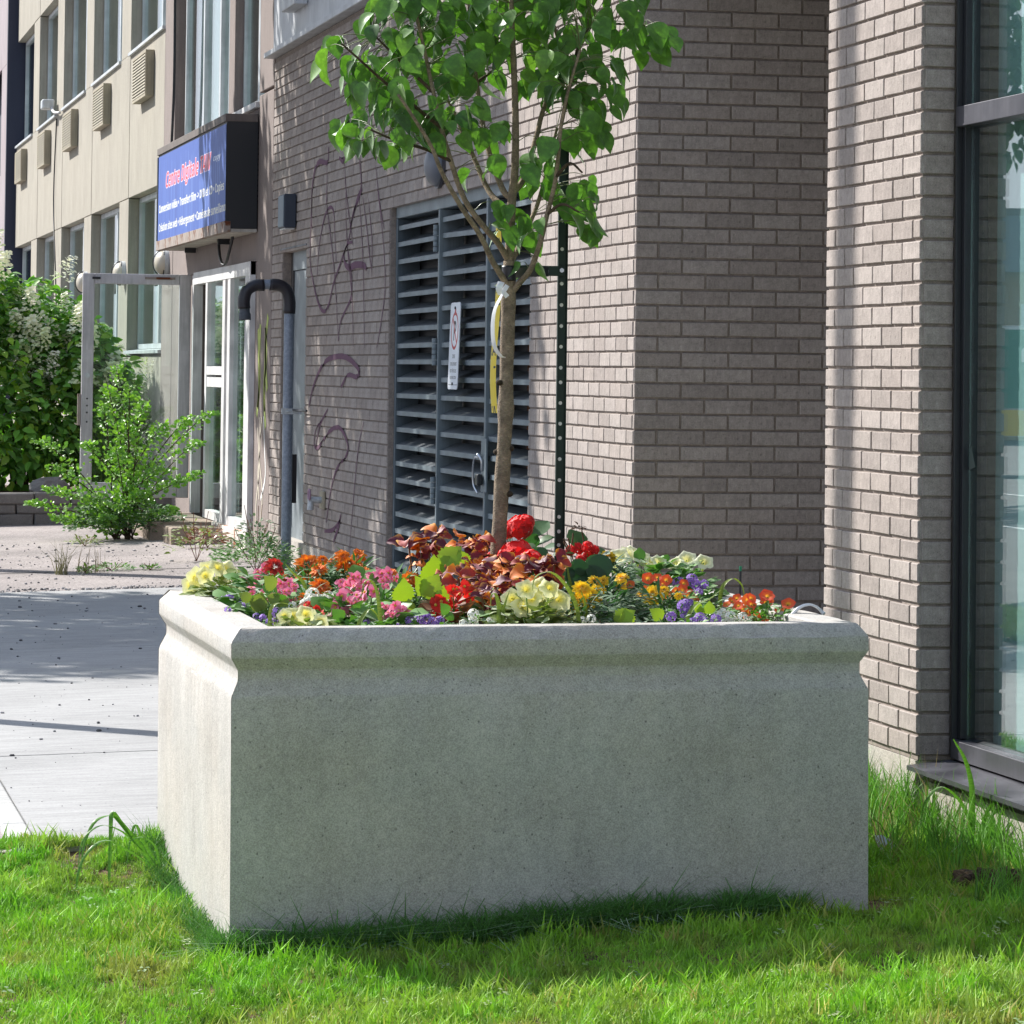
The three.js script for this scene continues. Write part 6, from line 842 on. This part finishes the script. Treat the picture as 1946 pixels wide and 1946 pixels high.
// ---------- weeds and shrubs by the shop front ----------
function leafCloud(parent, name, n, geo, mat, place, seedN) { const r = rng(seedN), im = new THREE.InstancedMesh(geo, mat, n); im.name = name; im.userData.kind = 'stuff'; for (let i = 0; i < n; i++) { const [p, d, nn, s, c] = place(r, i); im.setMatrixAt(i, basis(d, nn).scale(V(s, s, s)).setPosition(p)); if (c) im.setColorAt(i, c); } im.castShadow = im.receiveShadow = true; parent.add(im); return im; }
const whiteLeaf = phy({ color: 0xffffff, transmission: 0.4, thickness: 0, roughness: 0.85, clearcoat: 0.2, clearcoatRoughness: 0.4, side: THREE.DoubleSide });
{
  const w = thing('hydrangea_bush', 'big green bush with creamy white flower panicles behind the open glass door', 'bush', [2.6, 0.3, -35.6]);
  const lobes = [[0, 0.95, 0, 0.8, 0.85, 0.7], [-0.55, 1.0, 0.2, 0.7, 1.0, 0.6], [0.55, 0.75, 0.1, 0.6, 0.75, 0.6], [-0.2, 0.5, 0.4, 0.9, 0.55, 0.5], [0.1, 1.45, -0.1, 0.5, 0.55, 0.5], [-0.5, 1.65, 0, 0.5, 0.55, 0.5], [0.85, 0.55, -0.1, 0.5, 0.6, 0.5], [-1.2, 0.9, 0.1, 0.6, 1.0, 0.6], [0.45, 1.2, 0.2, 0.4, 0.45, 0.4]];
  const spot = (r, deep = 0) => { const l = lobes[Math.floor(r() * lobes.length)], th = r() * 6.283, c = r() * 2 - 1, q = 0.72 + 0.3 * r() - deep, s = Math.sqrt(1 - c * c), d = V(s * Math.cos(th), c, s * Math.sin(th)); return [V(l[0] + d.x * l[3] * q, Math.max(0.02, l[1] + d.y * l[4] * q), l[2] + d.z * l[5] * q), d]; };
  leafCloud(w, 'foliage', 10000, leafGeo(0.12, 0.07, 0.25, 0.7, lance, 4), whiteLeaf, (r) => { const [p, d] = spot(r, r() < 0.3 ? 0.3 : 0), k = 0.6 + r() * 0.7, y = r() < 0.25; return [p, V(d.x + (r() - 0.5) * 2, d.y * 0.5 - 0.2 + (r() - 0.5) * 1.2, d.z + (r() - 0.5) * 2), V(d.x * 0.5 + (r() - 0.5), 0.8, d.z * 0.5 + (r() - 0.5)), 0.7 + r() * 0.5, y ? lin(0.32 * k, 0.56 * k, 0.03) : lin(0.13 * k, 0.36 * k, 0.02)]; }, 41);
  const pg = (() => { const r = rng(3), L = []; for (let i = 0; i < 70; i++) { const y = r(), a = r() * 6.283, q = (1 - y * 0.8) * 0.07 * Math.sqrt(r()), p = V(Math.cos(a) * q, y * 0.17, Math.sin(a) * q); L.push(placed(roundLeaf, basis(V(Math.cos(a), (r() - 0.3), Math.sin(a)), V(r() - 0.5, 1, r() - 0.5)), p, 0.02 + r() * 0.012)); } return mergeGeometries(L); })(), pm = [petal(0.86, 0.86, 0.64, 0.35), petal(0.76, 0.82, 0.5, 0.35), petal(0.92, 0.91, 0.76, 0.35)];
  const r = rng(8); for (let i = 0; i < 62; i++) { let [p, d] = spot(r); for (let k = 0; k < 6 && (d.z < -0.2 || p.y < 0.75); k++) [p, d] = spot(r); const m = part('flower_panicle', pg, pm[i % 3], w); m.position.copy(p).addScaledVector(d, 0.1); m.quaternion.setFromUnitVectors(V(0, 1, 0), V(d.x * 0.7, 0.7, d.z * 0.7).normalize()); m.scale.setScalar(1.1 + r() * 0.6); }
  for (let i = 0; i < 12; i++) { const a = i * 0.52, q = 0.5 + 0.35 * r(); part('stem', tube([[Math.cos(a) * 0.12, -0.1, Math.sin(a) * 0.12], [Math.cos(a) * 0.3 * q, 0.6, Math.sin(a) * 0.3 * q], [Math.cos(a) * q * 0.9, 1.25, Math.sin(a) * q * 0.5]], (t) => 0.014 - 0.009 * t, 6), M.barkDark, w); }
}
{ // low block wall holding the bed
  const w = thing('retaining_wall', 'low grey block wall holding the bush bed', 'wall', [0, 0, -33.4]), r = rng(15);
  for (const [row, y0, y1] of [[0, 0.0, 0.115], [1, 0.119, 0.2], [2, 0.204, 0.305]]) for (let x = 1.2 - (row % 2) * 0.16; x < 3.7; x += 0.33) part('block', brickGeo(0.322, y1 - y0, 0.22, x, y0, 0.012, 0.012), M.block, w, [x + 0.16, (y0 + y1) / 2 + 0.005, row === 2 ? 0.015 : 0]);
  part('bed_soil', ext(1.2, 3.74, -0.05, 0.27, -3.5, -0.23), M.soil, w);
  const rk = new THREE.IcosahedronGeometry(1, 2), p = rk.attributes.position; for (let i = 0; i < p.count; i++) { const n = 0.85 + bumpN(p.getX(i) * 0.4, p.getY(i) * 0.4 + p.getZ(i) * 0.3) * 0.5; p.setXYZ(i, p.getX(i) * n, p.getY(i) * n, p.getZ(i) * n); } rk.computeVertexNormals();
  const rock = thing('rock', 'rough grey rock lying in the bed beside the open glass door', 'rock', [2.68, 0.33, -33.85]); part('stone', rk, M.block, rock).scale.set(0.18, 0.11, 0.14);
}
{ // landing and step of the shop
  const w = thing('entrance_step', 'worn brown concrete landing and step under the shop door', 'step', [0, 0, 0]);
  part('landing', ext(3.2, 3.745, 0.0, 0.2, -31.9, -30.0, 0.012), M.stepMat, w); part('step', ext(3.28, 3.70, 0.0, 0.185, -29.75, -29.2, 0.015), M.stepMat, w);
}
function sprig(w, pts, r, n, ls, mat, seedN, rad = 0.006) { // a thin stem with leaflets along it
  const c = new THREE.CatmullRomCurve3(pts.map((p) => V(...p))), q = rng(seedN); part('stem', tube(pts, (t) => rad * (1 - 0.8 * t) + 0.0012, 5), M.barkDark, w);
  const L = []; for (let i = 0; i < n; i++) { const t = 0.15 + 0.85 * q(), p = c.getPoint(t), tg = c.getTangent(t), a = q() * 6.283, off = V(Math.cos(a), q() - 0.4, Math.sin(a)).multiplyScalar(r * q() * (1.1 - 0.7 * t)); L.push([p.add(off), tg.clone().multiplyScalar(0.5).add(off.normalize())]); }
  return L.map(([p, d]) => placed(roundLeaf, basis(d, V((q() - 0.5) * 2, 0.6, (q() - 0.5) * 2 + 0.7)), p, ls * (0.6 + q() * 0.8)));
}
{
  const w = thing('sapling', 'wild leafy sapling growing in front of the open glass door', 'sapling', [3.02, gy(3.02) - 0.01, -30.3]), r = rng(19), L = [];
  const tips = [[-0.72, 0.8, 0.1], [-0.8, 0.3, 0.2], [0.7, 1.05, 0.05], [-0.08, 1.42, 0.05], [0.02, 1.25, 0.1], [-0.22, 1.1, 0.1], [0.15, 1.12, -0.05], [0.3, 0.95, 0], [0.5, 1.0, 0.1], [0.62, 0.8, -0.1], [-0.35, 0.8, 0.15], [-0.62, 0.6, 0.2], [-0.5, 0.4, 0.15], [-0.66, 0.42, 0.3], [-0.6, 0.18, 0.25], [0.25, 0.6, 0.2], [-0.1, 0.75, 0.2], [0.45, 0.5, 0.2], [-0.3, 0.35, 0.35], [0.1, 0.4, 0.35], [0.35, 0.25, 0.3], [-0.2, 0.2, 0.4], [0.6, 0.55, 0.1], [0, 0.95, -0.1], [-0.15, 1.25, -0.05]];
  tips.forEach((t, i) => { const b = [(r() - 0.5) * 0.16, 0, (r() - 0.5) * 0.12]; L.push(...sprig(w, [b, [b[0] + t[0] * 0.3, t[1] * 0.55, t[2] * 0.4], [t[0] * 0.8, t[1] * 0.9, t[2] * 0.9], t], 0.1 + 0.05 * r(), 190, 0.031, null, 600 + i)); });
  const A = L.filter((_, i) => i % 3), B = L.filter((_, i) => !(i % 3)); part('foliage', mergeGeometries(A), leafMat(0.34, 0.70, 0.04, 0.55), w).userData.kind = 'stuff'; part('foliage', mergeGeometries(B), leafMat(0.2, 0.5, 0.04, 0.45), w).userData.kind = 'stuff';
  part('low_foliage', tuft(2000, 0.5, 0.34, roundLeaf, 0.034, 88, 0.35), leafMat(0.10, 0.28, 0.03, 0.35), w).userData.kind = 'stuff';
}
[['leafy green weeds at the foot of the stucco strip behind the planter', [3.42, -25.2], 0.3, 0.26, 700, 'mid', smallLeaf, 0.04], ['tall dry stalked weed with brown leaves beside the shop step', [3.2, -26.8], 0.22, 0.3, 130, 'yell', smallLeaf, 0.05], ['small green weed growing in the asphalt crack, nearest the planter', [2.76, -25.85], 0.07, 0.04, 60, 'mid', smallLeaf, 0.03], ['long low green weed spread along the asphalt crack', [2.5, -25.92], 0.16, 0.05, 160, 'mid', smallLeaf, 0.03], ['low green weed left of the middle of the asphalt crack', [2.3, -25.7], 0.07, 0.05, 80, 'lime', smallLeaf, 0.03], ['weedy green tuft at the foot of the sapling, on the asphalt side', [2.62, -29.4], 0.14, 0.08, 110, 'yell', smallLeaf, 0.03], ['orange brown dry weed at the corner of the shop sill', [3.5, -28.6], 0.16, 0.16, 110, 'bronze', smallLeaf, 0.06], ['dense green weed at the left foot of the brown strip, nearest the shop sill', [3.6, -26.5], 0.16, 0.34, 260, 'grey', smallLeaf, 0.04]].forEach(([label, [x, z], rx, h, n, m, leaf, ls], i) => { const w = thing('weed', label, 'weed', [x, gy(x) - 0.012, z]); part('foliage', tuft(n, rx, h, leaf, ls, 440 + i, rx), GREEN[m], w).userData.kind = 'stuff'; part('stems', merge(Array.from({ length: 7 }, (_, k) => { const a = k * 0.9 + i, q = rx * 0.6; return tube([[0, 0, 0], [Math.cos(a) * q * 0.5, h * 0.5, Math.sin(a) * q * 0.5], [Math.cos(a) * q, h * (0.9 + 0.3 * (k % 2)), Math.sin(a) * q]], 0.0025, 4, false); })), GREEN.bronze, w).userData.kind = 'stuff'; });
{ const w = thing('wispy_grass', 'wispy dry grass tuft in the asphalt crack at the far left', 'grass', [2.12, gy(2.12) - 0.012, -25.62]); part('blades', bladeTuft(46, 0.26, 0.005, 0.04, 0.6, 451), leafMat(0.25, 0.24, 0.1), w).userData.kind = 'stuff'; const v = thing('wispy_grass', 'wispy dry grass stalks in the middle of the asphalt crack', 'grass', [2.34, gy(2.34) - 0.012, -25.8]); part('blades', bladeTuft(20, 0.22, 0.005, 0.1, 0.5, 452), leafMat(0.28, 0.22, 0.1), v).userData.kind = 'stuff'; }
struct('asphalt_crack', sheet(1.2, 3.7, -25.94, -25.9, 20, 1, (x) => gy(x) - 0.0085), std({ color: lin(0.02, 0.02, 0.02) }));
// ---------- things out of view that shade the scene or show in the shop window ----------
function bigTree(label, x, z, trunkH, crown, n, seedN, trunkR = 0.16) {
  const w = thing('street_tree', label, 'tree', [x, gy(x), z], 'street trees out of the picture'), r = rng(seedN);
  part('trunk', tube([[0, -0.1, 0], [0.03, trunkH * 0.5, 0.02], [-0.02, trunkH, 0]], (t) => trunkR * (1 - 0.35 * t), 12), M.bark, w);
  const lobes = crown; for (const l of lobes) part('limb', tube([[0, trunkH * 0.9, 0], [l[0] * 0.45, trunkH + (l[1] - trunkH) * 0.6, l[2] * 0.45], [l[0] * 0.85, l[1], l[2] * 0.85]], (t) => trunkR * 0.5 * (1 - 0.8 * t), 7), M.bark, w);
  leafCloud(w, 'crown', n, leafGeo(0.16, 0.11, 0.25, 0.5, heart, 4), whiteLeaf, (q) => { const l = lobes[Math.floor(q() * lobes.length)], th = q() * 6.283, c = q() * 2 - 1, s = Math.sqrt(1 - c * c), k = Math.pow(q(), 0.4), g = 0.6 + q() * 0.6; return [V(l[0] + s * Math.cos(th) * l[3] * k, l[1] + c * l[3] * 0.8 * k, l[2] + s * Math.sin(th) * l[3] * k), V(q() - 0.5, -0.4 - q() * 0.5, q() - 0.5), V(q() - 0.5, 0.8, q() - 0.5), 0.8 + q() * 0.6, lin(0.055 * g, 0.15 * g, 0.02)]; }, seedN + 1);
}
bigTree('leafy street tree left of the picture shading the brick wall', 0.1, -28.4, 4.4, [[0.2, 6.5, -3.4, 1.2], [-0.3, 6.3, -1.8, 1.3], [0.7, 6.9, -0.6, 1.2], [-0.6, 6.1, 0.2, 1.3], [0.5, 6.4, 1.4, 1.25], [-0.5, 6.6, 2.6, 1.3], [0.5, 6.2, 3.8, 1.2], [-0.2, 6.9, 4.6, 1.0], [0.2, 7.6, 0.6, 1.4]], 9000, 51);
bigTree('second leafy street tree nearer the street light', -3.0, -26.2, 3.8, [[0.3, 6.0, 0, 1.2], [-0.4, 6.2, 1.6, 1.2], [0.4, 5.8, -1.7, 1.1], [0.6, 6.4, 1.9, 0.9], [-0.3, 7.2, 0.2, 1.2]], 5000, 61, 0.13);
{
  const w = thing('utility_pole', 'bare steel pole out of view whose shadow stripes the brick pier', 'pole', [-0.12, gy(-0.12), -16.63]);
  part('shaft', tube([[0, -0.05, 0], [0, 3, 0], [0, 6, 0], [0, 9, 0]], 0.075, 14), M.galv, w); part('base_plate', box(0.3, 0.03, 0.3, 0.006, 0, 0.02, 0), M.galv, w);
}
{
  const w = thing('road_sign', 'green road sign with a yellow panel standing across the street', 'sign', [-12.6, gy(-12.6), -57]); w.rotation.y = 0.32;
  const t = canvasTex(1024, 512, (c) => { c.fillStyle = '#12765f'; c.fillRect(0, 0, 1024, 512); c.fillStyle = '#e8ece8'; c.fillRect(0, 0, 1024, 16); c.font = 'bold 170px sans-serif'; c.fillText('Jea', 230, 220); c.fillText('te l', 200, 440); });
  part('panel', ext(-1.5, 1.5, 1.05, 2.4, -0.03, 0, 0.01), M.alu, w); part('printed_face', new THREE.PlaneGeometry(2.96, 1.32), std({ map: t, roughness: 0.5 }), w, [0, 1.72, 0.002]);
  const y = canvasTex(512, 128, (c) => { c.fillStyle = '#e3c02c'; c.fillRect(0, 0, 512, 128); c.fillStyle = '#2a2c2a'; c.font = 'bold 104px sans-serif'; c.fillText('69', 110, 100); });
  part('yellow_panel', ext(-1.3, 1.3, 0.6, 1.04, -0.03, 0, 0.01), M.alu, w); part('printed_face', new THREE.PlaneGeometry(2.58, 0.42), std({ map: y, roughness: 0.5 }), w, [0, 0.82, 0.002]);
  for (const x of [-1, 1]) part('post', ext(x - 0.05, x + 0.05, -0.1, 2.3, -0.12, -0.031), M.galv, w);
}
{
  const w = thing('low_building', 'low tan brick building with a grey fascia across the street', 'building', [-22, -0.1, -88]); w.rotation.y = 0.3;
  part('wall', ext(-14, 14, 0, 4.2, -8, 0), std({ map: T.brick, color: lin(0.5, 0.36, 0.22) }), w); part('fascia', ext(-14.3, 14.3, 4.2, 5.6, -8.2, 0.3), std({ color: lin(0.25, 0.29, 0.32) }), w); part('roof', ext(-14, 14, 5.6, 5.8, -8, 0), M.block, w);
  for (let i = -5; i <= 5; i++) { const f = part('window', ext(i * 2.4 - 0.8, i * 2.4 + 0.8, 1.2, 3.4, 0.003, 0.06), M.white, w); part('pane', ext(i * 2.4 - 0.7, i * 2.4 + 0.7, 1.3, 3.3, 0.062, 0.07), M.black, f); }
}
bigTree('broad tree across the street', -9.5, -45, 3.2, [[0, 6.2, 0, 2.2], [1.6, 5.6, 0.5, 1.7], [-1.8, 5.8, -0.4, 1.8], [0.2, 7.8, 0, 1.8]], 6000, 71);

renderer.render(scene, camera);
